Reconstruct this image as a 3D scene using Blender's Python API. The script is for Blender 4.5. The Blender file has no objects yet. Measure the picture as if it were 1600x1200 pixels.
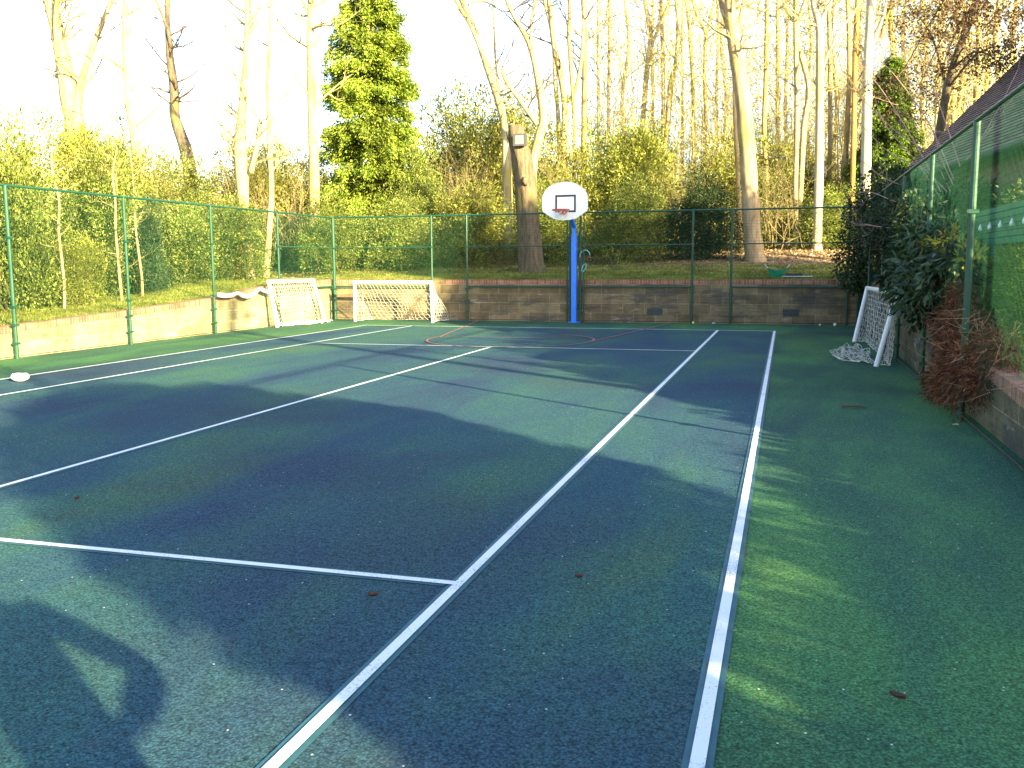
import bpy, bmesh, math, random
import numpy as np
from mathutils import Vector, Matrix, noise

S = bpy.context.scene
COL = S.collection
RAD = math.radians

# ------------------------------------------------------------------ camera
F_PX = 1458.4
PITCH, YAW, ROLL = -0.127611, -0.284615, -0.005144
CAM = np.array([5.7207, -23.8609, 1.6765])
FW = np.array([math.sin(YAW)*math.cos(PITCH), math.cos(YAW)*math.cos(PITCH), math.sin(PITCH)])
RT0 = np.array([math.cos(YAW), -math.sin(YAW), 0.0])
UP0 = np.cross(RT0, FW)
RT = RT0*math.cos(ROLL) + UP0*math.sin(ROLL)
UP = -RT0*math.sin(ROLL) + UP0*math.cos(ROLL)
cd = bpy.data.cameras.new('camera')
cam = bpy.data.objects.new('camera', cd); COL.objects.link(cam)
cam.matrix_world = Matrix(((RT[0], UP[0], -FW[0], CAM[0]), (RT[1], UP[1], -FW[1], CAM[1]),
                           (RT[2], UP[2], -FW[2], CAM[2]), (0, 0, 0, 1)))
cd.sensor_width = 36.0
cd.lens = F_PX/1600*36
cd.clip_start = 0.05
cd.clip_end = 2000
S.camera = cam
S.render.resolution_x, S.render.resolution_y = 1024, 768

# ------------------------------------------------------------------ light
SUN_H = np.array([0.815, -0.580]); EL = RAD(15.5)
w = bpy.data.worlds.new('World'); S.world = w; w.use_nodes = True
nt = w.node_tree
sky = nt.nodes.new('ShaderNodeTexSky'); sky.sky_type = 'NISHITA'; sky.sun_disc = False
sky.sun_elevation = EL; sky.sun_rotation = math.atan2(SUN_H[0], SUN_H[1])
sky.air_density = 1.0; sky.dust_density = 1.2; sky.ozone_density = 1.0
nt.links.new(sky.outputs[0], nt.nodes['Background'].inputs[0])
nt.nodes['Background'].inputs[1].default_value = 0.105
sl = bpy.data.lights.new('sun', 'SUN'); sl.energy = 5.0; sl.angle = RAD(0.6); sl.color = (1.0, 0.84, 0.42)
sun = bpy.data.objects.new('sun', sl); COL.objects.link(sun)
SD = Vector((SUN_H[0]*math.cos(EL), SUN_H[1]*math.cos(EL), math.sin(EL)))
sun.rotation_euler = SD.to_track_quat('Z', 'Y').to_euler()
sun.location = SD*60
S.view_settings.view_transform = 'Standard'; S.view_settings.look = 'None'
S.view_settings.exposure = 2.65; S.view_settings.gamma = 1.0
S.view_settings.use_curve_mapping = False

# ------------------------------------------------------------------ helpers
def ray(px, py):
    return FW + RT*(px-800)/F_PX - UP*(py-600)/F_PX
def at(px, py, Y):
    d = ray(px, py); return Vector(CAM + (Y-CAM[1])/d[1]*d)
def atX(px, py, X):
    d = ray(px, py); return Vector(CAM + (X-CAM[0])/d[0]*d)
def pxm(px, Y):            # metres per photo pixel at that depth
    d = ray(px, 400); t = (Y-CAM[1])/d[1]; return t/F_PX

def tag(o, label=None, cat=None, group=None, kind=None):
    if label: o['label'] = label
    if cat: o['category'] = cat
    if group: o['group'] = group
    if kind: o['kind'] = kind
    return o
def empty(name, loc=(0, 0, 0), label=None, cat=None, group=None, rz=0):
    o = bpy.data.objects.new(name, None); COL.objects.link(o)
    o.location = loc; o.rotation_euler = (0, 0, rz); o.empty_display_size = .2
    return tag(o, label, cat, group)
def copy_tree(o, parent=None):
    c = o.copy(); COL.objects.link(c); c.parent = parent
    for ch in list(o.children): copy_tree(ch, c)
    return c

class MB:
    def __init__(s): s.v = []; s.f = []
    def add(s, vs, fs):
        n = len(s.v); s.v += [tuple(v) for v in vs]; s.f += [tuple(i+n for i in f) for f in fs]; return s
    def box(s, x0, x1, y0, y1, z0, z1):
        return s.add([(x0,y0,z0),(x1,y0,z0),(x1,y1,z0),(x0,y1,z0),(x0,y0,z1),(x1,y0,z1),(x1,y1,z1),(x0,y1,z1)],
                     [(0,3,2,1),(4,5,6,7),(0,1,5,4),(1,2,6,5),(2,3,7,6),(3,0,4,7)])
    def tube(s, pts, rad, n=6, cap=True, jit=0, rng=None):
        pts = [Vector(p) for p in pts]; k = len(pts)
        if not hasattr(rad, '__len__'): rad = [rad]*k
        t0 = (pts[1]-pts[0]).normalized()
        a = t0.orthogonal().normalized()
        base = len(s.v)
        for i, p in enumerate(pts):
            t = (pts[min(i+1, k-1)]-pts[max(i-1, 0)])
            if t.length < 1e-9: t = t0
            t.normalize()
            a = (a - t*a.dot(t))
            if a.length < 1e-6: a = t.orthogonal()
            a.normalize(); b = t.cross(a)
            for j in range(n):
                th = 2*math.pi*j/n
                r = rad[i]
                if jit: r *= 1+jit*(rng.random()-.5)*2
                s.v.append(tuple(p + a*(r*math.cos(th)) + b*(r*math.sin(th))))
        for i in range(k-1):
            for j in range(n):
                j2 = (j+1) % n
                s.f.append((base+i*n+j, base+i*n+j2, base+(i+1)*n+j2, base+(i+1)*n+j))
        if cap:
            s.f.append(tuple(base+j for j in reversed(range(n))))
            s.f.append(tuple(base+(k-1)*n+j for j in range(n)))
        return s
    def build(s, name, mat, parent=None, smooth=False):
        me = bpy.data.meshes.new(name)
        me.from_pydata(s.v, [], s.f); me.update()
        if smooth:
            me.polygons.foreach_set('use_smooth', [True]*len(me.polygons))
        if mat: me.materials.append(mat)
        o = bpy.data.objects.new(name, me); COL.objects.link(o); o.parent = parent
        return o

def np_mesh(name, V, nper, mat, smooth=False):
    """V: (N*nper, 3) array, one n-gon per nper vertices"""
    me = bpy.data.meshes.new(name); N = len(V)//nper
    me.vertices.add(len(V)); me.vertices.foreach_set('co', np.asarray(V, dtype=np.float32).ravel())
    me.loops.add(len(V)); me.loops.foreach_set('vertex_index', np.arange(len(V), dtype=np.int32))
    me.polygons.add(N)
    me.polygons.foreach_set('loop_start', np.arange(0, len(V), nper, dtype=np.int32))
    me.polygons.foreach_set('loop_total', np.full(N, nper, dtype=np.int32))
    me.update(calc_edges=True)
    if mat: me.materials.append(mat)
    return me
def link_mesh(name, me, parent=None):
    o = bpy.data.objects.new(name, me); COL.objects.link(o); o.parent = parent; return o

def bevel(o, wd=.01, seg=2):
    m = o.modifiers.new('bevel', 'BEVEL'); m.width = wd; m.segments = seg; m.limit_method = 'ANGLE'
    return o

# ------------------------------------------------------------------ materials
class NT:
    def __init__(s, name):
        s.m = bpy.data.materials.new(name); s.m.use_nodes = True; s.t = s.m.node_tree
        s.b = s.t.nodes['Principled BSDF']; s.out = s.t.nodes['Material Output']
    def n(s, typ, **kw):
        nd = s.t.nodes.new(typ)
        for k, v in kw.items():
            if k in nd.inputs.keys() if isinstance(k, str) else False: pass
            setattr(nd, k, v)
        return nd
    def L(s, a, b): s.t.links.new(a, b)
    def coord(s, kind='Object', scale=(1, 1, 1), rot=(0, 0, 0)):
        tc = s.n('ShaderNodeTexCoord'); mp = s.n('ShaderNodeMapping')
        mp.inputs['Scale'].default_value = scale; mp.inputs['Rotation'].default_value = rot
        s.L(tc.outputs[kind], mp.inputs[0]); return mp.outputs[0]
    def geo(s, scale=(1, 1, 1), rot=(0, 0, 0)):
        tc = s.n('ShaderNodeNewGeometry'); mp = s.n('ShaderNodeMapping')
        mp.inputs['Scale'].default_value = scale; mp.inputs['Rotation'].default_value = rot
        s.L(tc.outputs['Position'], mp.inputs[0]); return mp.outputs[0]
    def noise(s, vec, scale, detail=4, rough=.55, dist=0):
        nd = s.n('ShaderNodeTexNoise'); s.L(vec, nd.inputs['Vector'])
        nd.inputs['Scale'].default_value = scale; nd.inputs['Detail'].default_value = detail
        nd.inputs['Roughness'].default_value = rough; nd.inputs['Distortion'].default_value = dist
        return nd.outputs['Fac']
    def ramp(s, fac, stops, interp='LINEAR'):
        r = s.n('ShaderNodeValToRGB'); r.color_ramp.interpolation = interp
        e = r.color_ramp.elements
        while len(e) < len(stops): e.new(.5)
        for i, (p, c) in enumerate(stops):
            e[i].position = p; e[i].color = (c, c, c, 1) if not hasattr(c, '__len__') else (*c, 1)
        s.L(fac, r.inputs[0]); return r.outputs[0]
    def mix(s, fac, a, b, mode='MIX'):
        nd = s.n('ShaderNodeMix', data_type='RGBA', blend_type=mode)
        for sock, v in ((nd.inputs[0], fac), (nd.inputs[6], a), (nd.inputs[7], b)):
            if hasattr(v, 'is_linked') or hasattr(v, 'links'): s.L(v, sock)
            elif hasattr(v, '__len__'): sock.default_value = (*v, 1)
            else: sock.default_value = v
        return nd.outputs[2]
    def bump(s, h, strength=.3, dist=.01):
        b = s.n('ShaderNodeBump'); b.inputs['Strength'].default_value = strength
        b.inputs['Distance'].default_value = dist; s.L(h, b.inputs['Height'])
        s.L(b.outputs[0], s.b.inputs['Normal']); return b
    def base(s, c):
        if hasattr(c, 'links'): s.L(c, s.b.inputs['Base Color'])
        else: s.b.inputs['Base Color'].default_value = (*c, 1)
    def rough(s, r): s.b.inputs['Roughness'].default_value = r

def m_plain(name, col, rough=.6, var=.15, scale=6, metal=0, bump=0, spec=.5):
    M = NT(name); v = M.coord()
    f = M.noise(v, scale, 5)
    lo = tuple(c*(1-var) for c in col); hi = tuple(min(1, c*(1+var)) for c in col)
    M.base(M.ramp(f, [(.3, lo), (.7, hi)])); M.rough(rough)
    M.b.inputs['Metallic'].default_value = metal
    M.b.inputs['Specular IOR Level'].default_value = spec
    if bump: M.bump(M.noise(v, scale*8, 3), bump, .01)
    return M.m

def m_leaf(name, c1, c2, c3=None, rough=.55, trans=.35, clump=1.2, spec=.3):
    M = NT(name)
    g = M.n('ShaderNodeNewGeometry')
    col = M.ramp(g.outputs['Random Per Island'], [(0, c1), (.6, c2), (1, c3 or c2)])
    v = M.geo()
    cl = M.ramp(M.noise(v, clump, 2), [(.35, .62), (.65, 1.25)])
    col = M.mix(1.0, col, cl, 'MULTIPLY')
    M.base(col); M.rough(rough); M.b.inputs['Specular IOR Level'].default_value = spec
    tr = M.n('ShaderNodeBsdfTranslucent'); M.L(M.mix(1.0, col, (1.0, 1.0, .45), 'MULTIPLY'), tr.inputs[0])
    mx = M.n('ShaderNodeMixShader'); mx.inputs[0].default_value = trans
    M.L(M.b.outputs[0], mx.inputs[1]); M.L(tr.outputs[0], mx.inputs[2]); M.L(mx.outputs[0], M.out.inputs[0])
    return M.m

def m_bark(name, c1, c2, moss=None, sc=1.0, bump=.5):
    M = NT(name)
    v = M.geo(scale=(9*sc, 9*sc, 1.6*sc)); f = M.noise(v, 1.0, 6, .65, .6)
    col = M.ramp(f, [(.3, c1), (.68, c2)])
    if moss:
        v2 = M.geo(scale=(1, 1, .5)); f2 = M.noise(v2, 1.3, 4, .6)
        col = M.mix(M.ramp(f2, [(.52, 0), (.68, .75)]), col, moss)
    M.base(col); M.rough(.9); M.bump(f, bump, .03); M.b.inputs['Specular IOR Level'].default_value = .15
    return M.m

GREEN_M = m_plain('green_coated_steel', (.008, .058, .036), .45, .12, 3)
GREEN_MESH = m_plain('green_weld_mesh', (.007, .058, .034), .75, .1, 3, spec=.15)
WHITE_M = m_plain('white_painted_steel', (.78, .78, .80), .4, .06, 9)
NET_M = m_plain('white_net_twine', (.62, .60, .55), .8, .12, 12)
DARK_M = m_plain('dark_rubber', (.02, .02, .022), .7, .2)
BLUE_M = m_plain('blue_painted_steel', (.02, .18, .80), .35, .08, 4)

# ------------------------------------------------------------------ terrain profile
XL, XR, YF, YN = -7.8, 7.57, 2.7, -29.0         # fence lines
WL, WR, WF = XL-.14, XR+.14, YF+.12             # wall faces
def lerp(x, xs, ys): return float(np.interp(x, xs, ys))
def hl(y): return lerp(y, [-60, -20, -13, -10.1, -6.5, -3.3, -1, 3, 9, 20, 45, 120], [-.3, .15, .40, .56, .70, .86, 1.10, 1.20, 1.72, 2.7, 6, 14])
def hr(y): return lerp(y, [-60, -26, -15.5, -10, -5, 3, 9, 20, 45, 120], [-.1, .15, .50, .80, 1.1, 1.2, 1.72, 2.9, 6.5, 14])
def hg(x, y):
    t = min(1, max(0, (x-XL)/(XR-XL))); z = hl(y)*(1-t)+hr(y)*t
    if y < 3:
        out = max(0, XL-x, x-XR); z += min(out, 40)*.02
    z += .10*noise.noise(Vector((x*.25, y*.25, 3)))*min(1, max(0, (y-5)/5, (XL-1.5-x)/3, (x-XR-2)/3))
    return z

# ------------------------------------------------------------------ court surface
def court_mat(name, blue):
    M = NT(name)
    v = M.geo()
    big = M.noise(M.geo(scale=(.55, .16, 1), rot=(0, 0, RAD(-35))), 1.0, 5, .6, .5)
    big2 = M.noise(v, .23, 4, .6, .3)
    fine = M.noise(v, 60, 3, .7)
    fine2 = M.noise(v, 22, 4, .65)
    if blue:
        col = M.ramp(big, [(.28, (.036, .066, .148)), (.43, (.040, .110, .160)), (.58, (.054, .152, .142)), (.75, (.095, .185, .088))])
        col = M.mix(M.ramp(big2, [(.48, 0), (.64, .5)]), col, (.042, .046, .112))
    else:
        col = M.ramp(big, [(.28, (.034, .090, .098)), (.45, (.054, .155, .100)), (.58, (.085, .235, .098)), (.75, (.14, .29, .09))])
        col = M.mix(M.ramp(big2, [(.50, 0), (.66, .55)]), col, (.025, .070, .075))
    # coarse open-textured macadam: dark pits between painted stones
    vo = M.n('ShaderNodeTexVoronoi'); M.L(v, vo.inputs['Vector']); vo.inputs['Scale'].default_value = 85
    pit = M.ramp(vo.outputs['Distance'], [(.30, 1.0), (.62, .55)])
    col = M.mix(1.0, col, pit, 'MULTIPLY')
    col = M.mix(1.0, col, M.ramp(fine, [(.34, .45), (.55, 1.12)]), 'MULTIPLY')
    col = M.mix(1.0, col, M.ramp(fine2, [(.3, .72), (.7, 1.2)]), 'MULTIPLY')
    # wear patches where the binder shows
    col = M.mix(M.ramp(M.noise(v, 2.2, 6, .7), [(.60, 0), (.75, .35)]), col, (.060, .062, .072))
    # bright chips of bare stone and blown petals
    v3 = M.n('ShaderNodeTexVoronoi'); M.L(v, v3.inputs['Vector']); v3.inputs['Scale'].default_value = 13
    spot = M.ramp(v3.outputs['Distance'], [(.045, 1), (.072, 0)])
    sel = M.n('ShaderNodeSeparateColor'); M.L(v3.outputs['Color'], sel.inputs[0])
    sel2 = M.mix(1.0, M.ramp(sel.outputs[0], [(.56, 0), (.60, 1)]), M.ramp(M.noise(v, .8, 3, .6), [(.36, .0), (.52, 1)]), 'MULTIPLY')
    col = M.mix(M.mix(1.0, spot, sel2, 'MULTIPLY'), col, (.62, .62, .66))
    M.base(col); M.rough(.9); M.b.inputs['Specular IOR Level'].default_value = .12
    M.bump(M.mix(.5, vo.outputs['Distance'], fine), .55, .006)
    return M.m
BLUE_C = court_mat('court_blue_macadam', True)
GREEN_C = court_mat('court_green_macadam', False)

def paint_mat(name, col, wear):
    M = NT(name); v = M.geo()
    f = M.noise(v, 70, 4, .75); g = M.noise(v, 3.0, 4, .6)
    c = M.mix(M.ramp(M.mix(.35, f, g), [(.36, wear), (.47, 0)]), col, (.12, .15, .2))
    M.base(c); M.rough(.7); M.bump(f, .3, .004); return M.m
LINE_M = paint_mat('white_line_paint', (.74, .76, .80), .9)
RED_M = paint_mat('red_line_paint', (.30, .075, .09), 1.0)
TEAL_M = m_plain('smooth_teal_primer', (.022, .095, .13), .7, .25, 7)

def sheet(name, x0, x1, y0, y1, z, mat, parent=None):
    return MB().add([(x0, y0, z), (x1, y0, z), (x1, y1, z), (x0, y1, z)], [(0, 1, 2, 3)]).build(name, mat, parent)
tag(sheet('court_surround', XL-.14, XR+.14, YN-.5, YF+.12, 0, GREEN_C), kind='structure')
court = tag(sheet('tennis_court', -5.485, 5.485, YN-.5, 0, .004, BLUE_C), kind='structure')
HW = .026; SY1, SY2 = -5.76, -19.39
lines = [(-5.485, YN, 0), (5.485, YN, 0), (-4.115, YN, 0), (4.115, YN, 0), (0, SY2, SY1)]
for i, (x, y0, y1) in enumerate(lines):
    sheet('line_border', x-.052, x+.052, y0, y1-(.04 if i < 4 else HW), .008, TEAL_M, court)
for i, (x, y0, y1) in enumerate(lines):
    cut = HW if i < 4 else HW
    sheet('white_line', x-HW, x+HW, y0, y1-cut, .0125 + (0 if i else 0), LINE_M, court)
sheet('white_line', -5.485-HW, 5.485+HW, -HW, HW*1.3, .0125, LINE_M, court)
for y in (SY1, SY2):
    sheet('white_line', -4.115+HW, 4.115-HW, y-HW, y+HW, .0126, LINE_M, court)
    sheet('line_border', -4.05, 4.05, y-.05, y+.05, .0083, TEAL_M, court)
def flatline(pts, hw, z, name, mat):
    mb = MB(); n = len(pts); vs = []
    for i, p in enumerate(pts):
        p = Vector(p); t = Vector(pts[min(i+1, n-1)])-Vector(pts[max(i-1, 0)]); t.normalize()
        nn = Vector((-t.y, t.x)); vs += [(p.x+nn.x*hw, p.y+nn.y*hw, z), (p.x-nn.x*hw, p.y-nn.y*hw, z)]
    mb.add(vs, [(2*i, 2*i+1, 2*i+3, 2*i+2) for i in range(n-1)])
    return mb.build(name, mat, court)
flatline([(-3.05, 2.6), (-1.97, -3.5)], .022, .017, 'red_line', RED_M)
flatline([(2.66, 2.6), (1.72, -4.2)], .022, .0172, 'red_line', RED_M)
flatline([(-.12+1.85*math.cos(a), -4.0+1.9*math.sin(a)) for a in [math.pi*.92+i*math.pi*1.45/40 for i in range(41)]], .022, .021, 'red_line', RED_M)
flatline([(-1.9, -3.42), (.6, -3.5)], .014, .019, 'red_line', RED_M)

# ------------------------------------------------------------------ ground beyond the walls
def ground_mat():
    M = NT('woodland_ground'); v = M.geo()
    f = M.noise(v, .9, 6, .65); g = M.noise(v, 14, 5, .7); h = M.noise(v, .35, 3)
    grass = M.ramp(g, [(.3, (.10, .13, .02)), (.7, (.22, .24, .05))])
    litter = M.ramp(g, [(.3, (.12, .075, .045)), (.5, (.24, .16, .09)), (.72, (.42, .33, .22))])
    sep = M.n('ShaderNodeSeparateXYZ'); M.L(v, sep.inputs[0])
    mr = M.n('ShaderNodeMapRange'); mr.inputs[1].default_value = 5.5; mr.inputs[2].default_value = 9.5
    M.L(sep.outputs[1], mr.inputs[0])
    k = M.mix(.5, mr.outputs[0], f)
    M.base(M.mix(M.ramp(k, [(.36, 0), (.52, 1)]), grass, litter)); M.rough(.95)
    M.bump(g, .9, .05); M.b.inputs['Specular IOR Level'].default_value = .1
    return M.m
xs = [-400, -200, -100, -60, -40, -30, -24, -20, -17, -14, -12, -10.5, -9.5, -8.8, -8.25, WL-.16, WL-.155] + \
     list(np.linspace(-6.5, 6.5, 14)) + [WR+.155, WR+.16, 8.2, 8.8, 9.6, 11, 13, 16, 20, 26, 34, 45, 60, 100, 200, 400]
ys = [-400, -150, -60, -40, -30, -27, -24, -21, -18, -16, -14, -12, -10, -8, -6, -4, -2, 0, 1.5, WF+.155, WF+.16, 3.6, 4.4, 5.5] + \
     list(np.arange(6.5, 30, 1.5)) + [33, 37, 42, 50, 60, 75, 100, 150, 250, 500]
gv = []; gf = []
for y in ys:
    for x in xs:
        inside = (WL-.158 < x < WR+.158) and y < WF+.158
        z = -.25 if inside else hg(x, y)
        gv.append((x, y, z))
nx = len(xs)
for j in range(len(ys)-1):
    for i in range(nx-1):
        gf.append((j*nx+i, j*nx+i+1, (j+1)*nx+i+1, (j+1)*nx+i))
g = MB().add(gv, gf).build('ground', ground_mat(), smooth=True); tag(g, kind='structure')

# ------------------------------------------------------------------ walls
def wall_mat(name, axis, tint=(1, 1, 1), dirt=0.5):
    M = NT(name); tc = M.n('ShaderNodeNewGeometry'); sp = M.n('ShaderNodeSeparateXYZ'); M.L(tc.outputs['Position'], sp.inputs[0])
    cb = M.n('ShaderNodeCombineXYZ'); M.L(sp.outputs[axis], cb.inputs[0]); M.L(sp.outputs[2], cb.inputs[1])
    br = M.n('ShaderNodeTexBrick'); M.L(cb.outputs[0], br.inputs['Vector'])
    br.inputs['Scale'].default_value = 1.0; br.inputs['Brick Width'].default_value = .62; br.inputs['Row Height'].default_value = .27
    br.inputs['Mortar Size'].default_value = .009; br.inputs['Mortar Smooth'].default_value = .4; br.inputs['Bias'].default_value = -.1
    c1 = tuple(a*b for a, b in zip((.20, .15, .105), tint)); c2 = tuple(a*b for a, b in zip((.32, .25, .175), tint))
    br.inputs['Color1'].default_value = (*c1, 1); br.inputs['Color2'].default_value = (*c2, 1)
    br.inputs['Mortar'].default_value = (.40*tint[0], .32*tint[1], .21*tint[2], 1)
    v = M.geo(); f = M.noise(v, 2.2, 6, .7); st = M.noise(M.geo(scale=(1, 1, 4.5)), 1.1, 5, .65)
    col = M.mix(1.0, br.outputs['Color'], M.ramp(f, [(.3, .6), (.7, 1.3)]), 'MULTIPLY')
    col = M.mix(M.ramp(M.noise(M.geo(scale=(.6, .6, 3.0)), 1.4, 3, .6), [(.54, 0), (.62, dirt)]), col, (.07, .07, .078))   # dark weathered courses
    col = M.mix(M.ramp(st, [(.61, 0), (.70, .65)]), col, (.50, .45, .38))                        # lime bloom
    col = M.mix(1.0, col, M.ramp(M.noise(v, 45, 3), [(.3, .75), (.7, 1.15)]), 'MULTIPLY')
    M.base(col); M.rough(.92); M.b.inputs['Specular IOR Level'].default_value = .2
    M.bump(M.mix(.35, br.outputs['Fac'], M.noise(v, 30, 4)), -.35, .02)
    return M.m
def cope_mat(name, axis):
    M = NT(name); tc = M.n('ShaderNodeNewGeometry'); sp = M.n('ShaderNodeSeparateXYZ'); M.L(tc.outputs['Position'], sp.inputs[0])
    cb = M.n('ShaderNodeCombineXYZ'); M.L(sp.outputs[axis], cb.inputs[0]); cb.inputs[1].default_value = 4.0
    br = M.n('ShaderNodeTexBrick'); M.L(cb.outputs[0], br.inputs['Vector']); br.inputs['Scale'].default_value = 1
    br.offset = 0; br.inputs['Brick Width'].default_value = .078; br.inputs['Row Height'].default_value = 9
    br.inputs['Mortar Size'].default_value = .006; br.inputs['Color1'].default_value = (.30, .09, .06, 1)
    br.inputs['Color2'].default_value = (.44, .20, .13, 1); br.inputs['Mortar'].default_value = (.38, .32, .26, 1)
    v = M.geo()
    col = M.mix(1.0, br.outputs['Color'], M.ramp(M.noise(v, 3, 5, .7), [(.3, .55), (.7, 1.35)]), 'MULTIPLY')
    col = M.mix(M.ramp(M.noise(v, 1.7, 5), [(.56, 0), (.70, .7)]), col, (.11, .12, .05))
    M.base(col); M.rough(.9); M.bump(M.mix(.4, br.outputs['Fac'], M.noise(v, 40, 3)), -.4, .02); return M.m
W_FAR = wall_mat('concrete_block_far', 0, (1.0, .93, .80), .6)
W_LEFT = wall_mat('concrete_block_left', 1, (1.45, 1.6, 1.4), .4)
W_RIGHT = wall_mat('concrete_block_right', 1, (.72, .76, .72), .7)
C_X = cope_mat('brick_on_edge_x', 0); C_Y = cope_mat('brick_on_edge_y', 1)

def wall_run(name, label, axis, a0, a1, c0, c1, ztop, wmat, cmat, steps, proud=.012):
    """axis 0: runs along X between a0,a1, thickness c0..c1 in Y; axis 1: runs along Y"""
    root = empty(name, label=label, cat='wall')
    w = MB(); c = MB(); A = np.linspace(a0, a1, steps+1)
    for mb, lo, hi, d in ((w, None, -.0, 0), (c, -.002, .13, proud)):
        vs = []; fs = []
        for a in A:
            zt = ztop(a)
            zb = -.2 if lo is None else zt+lo+.002
            zz = zt if lo is None else zt+hi
            for (cc, z) in ((c0-(d if c0 < c1 else -d), zb), (c0-(d if c0 < c1 else -d), zz), (c1, zz), (c1, zb)):
                vs.append((a, cc, z) if axis == 0 else (cc, a, z))
        for i in range(steps):
            for j in range(4):
                fs.append((i*4+j, i*4+(j+1) % 4, (i+1)*4+(j+1) % 4, (i+1)*4+j))
        fs += [(3, 2, 1, 0), tuple(steps*4+k for k in range(4))]
        mb.add(vs, fs)
    w.build('block_wall', wmat, root); c.build('brick_coping', cmat, root)
    return root
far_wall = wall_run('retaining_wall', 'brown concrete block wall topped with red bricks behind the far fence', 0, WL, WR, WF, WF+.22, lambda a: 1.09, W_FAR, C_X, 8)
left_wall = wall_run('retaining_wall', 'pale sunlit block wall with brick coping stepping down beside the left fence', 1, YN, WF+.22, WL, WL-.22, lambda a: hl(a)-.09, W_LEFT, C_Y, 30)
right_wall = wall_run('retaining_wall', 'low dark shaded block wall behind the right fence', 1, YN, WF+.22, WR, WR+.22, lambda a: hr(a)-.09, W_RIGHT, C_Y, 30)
VENT = m_plain('dark_recessed_block', (.07, .07, .075), .9, .3, 20)
for u in ((1023, 487), (1236, 489)):
    p = at(*u, WF); MB().box(p.x-.22, p.x+.22, WF-.006, WF+.02, p.z-.1, p.z+.1).build('drain_block', VENT, far_wall)
for a in (-3.6, -.75, 1.0):   # movement joints in the left wall
    MB().box(WL-.004, WL+.004, a-.012, a+.012, 0, hl(a)-.1).build('movement_joint', DARK_M, left_wall)

# ------------------------------------------------------------------ fences
TOP = 3.13
def wires(p0, p1, z0, z1, sv=.032, sh=.076, r=.0016):
    """welded mesh between ground points p0 and p1"""
    p0 = Vector(p0); p1 = Vector(p1); L = (p1-p0).length; d = (p1-p0)/L; nn = Vector((-d.y, d.x))
    V = []
    tri = [(math.cos(a), math.sin(a)) for a in (.3, .3+2.094, .3+4.189)]
    n = int(L/sv)
    for i in range(1, n):
        c = p0+d*(i*L/n)
        ring = [(c.x+d.x*a*r+nn.x*b*r, c.y+d.y*a*r+nn.y*b*r) for a, b in tri]
        for k in range(3):
            a, b = ring[k], ring[(k+1) % 3]
            V += [(a[0], a[1], z0), (b[0], b[1], z0), (b[0], b[1], z1), (a[0], a[1], z1)]
    m = int((z1-z0)/sh)
    for i in range(m+1):
        z = z0+(z1-z0)*i/m
        ring = [(nn.x*a*r+nn.x*r*1.6, nn.y*a*r+nn.y*r*1.6, z+b*r*1.2) for a, b in tri]
        for k in range(3):
            a, b = ring[k], ring[(k+1) % 3]
            V += [(p0.x+a[0], p0.y+a[1], a[2]), (p0.x+b[0], p0.y+b[1], b[2]), (p1.x+b[0], p1.y+b[1], b[2]), (p1.x+a[0], p1.y+a[1], a[2])]
    return np.array(V)
def fence(label, P, posts, thick, midbays, r=.032, wr=.0016, sv=.032, toprail=True, drop=()):
    """P: function s -> (x, y) along the fence; posts: sorted s values"""
    root = empty('mesh_fence', label=label, cat='fence')
    for s_ in posts:
        x, y = P(s_); rr = thick.get(s_, r); mb = MB()
        mb.tube([(x, y, 0), (x, y, TOP)], rr, 12)
        for zz in (.28, .62, .95, 2.2):
            mb.box(x-rr*1.5, x+rr*1.5, y-rr*1.5, y+rr*1.5, zz-.02, zz+.02)
        mb.build('fence_post', GREEN_M, root)
    a, b = P(posts[0]), P(posts[-1])
    MB().tube([(*a, TOP), (*b, TOP)], .024, 8).build('top_rail', GREEN_M, root)
    MB().tube([(*a, .045), (*b, .045)], .008, 6).build('bottom_wire', DARK_M, root)
    for i in range(len(posts)-1):
        p, q = P(posts[i]), P(posts[i+1])
        if (Vector(p)-Vector(q)).length < .3: continue
        if i in midbays:
            for zz, rr in ((2.2, .018), (1.02, .022)):
                MB().tube([(*p, zz), (*q, zz)], rr, 8).build('mid_rail', GREEN_M, root)
        link_mesh('mesh_panel', np_mesh('mesh_panel', wires(p, q, .05, TOP, sv=sv, r=wr), 4, GREEN_MESH), root)
    return root
lp = [-22.3, -19.2, -16.1, -13.05, -10.02, -6.88, -3.75, -.62, 2.7]
fence('green weldmesh fence in front of the sunlit left wall', lambda s: (XL, s), lp, {2.7: .05, -10.02: .036}, {7})
fp = [XL+.06, -4.55, -3.43, -.37, -.28, .02, .12, 3.2, 4.26, 7.3, XR]
fence('green weldmesh fence with mid rails along the far end behind the basketball hoop', lambda s: (s, YF), fp, {XL+.06: .001, .12: .02, -.37: .02}, {0, 2, 5, 6, 8})
rp = [-28.5, -25.4, -22.3, -19.2, -16.08, -12.98, -9.9, -6.8, -3.7, -.6, 2.62]
fence('green weldmesh fence running along the shaded right side of the court', lambda s: (XR, s), rp, {-12.98: .038}, set(), wr=.0011, sv=.045)

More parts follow.
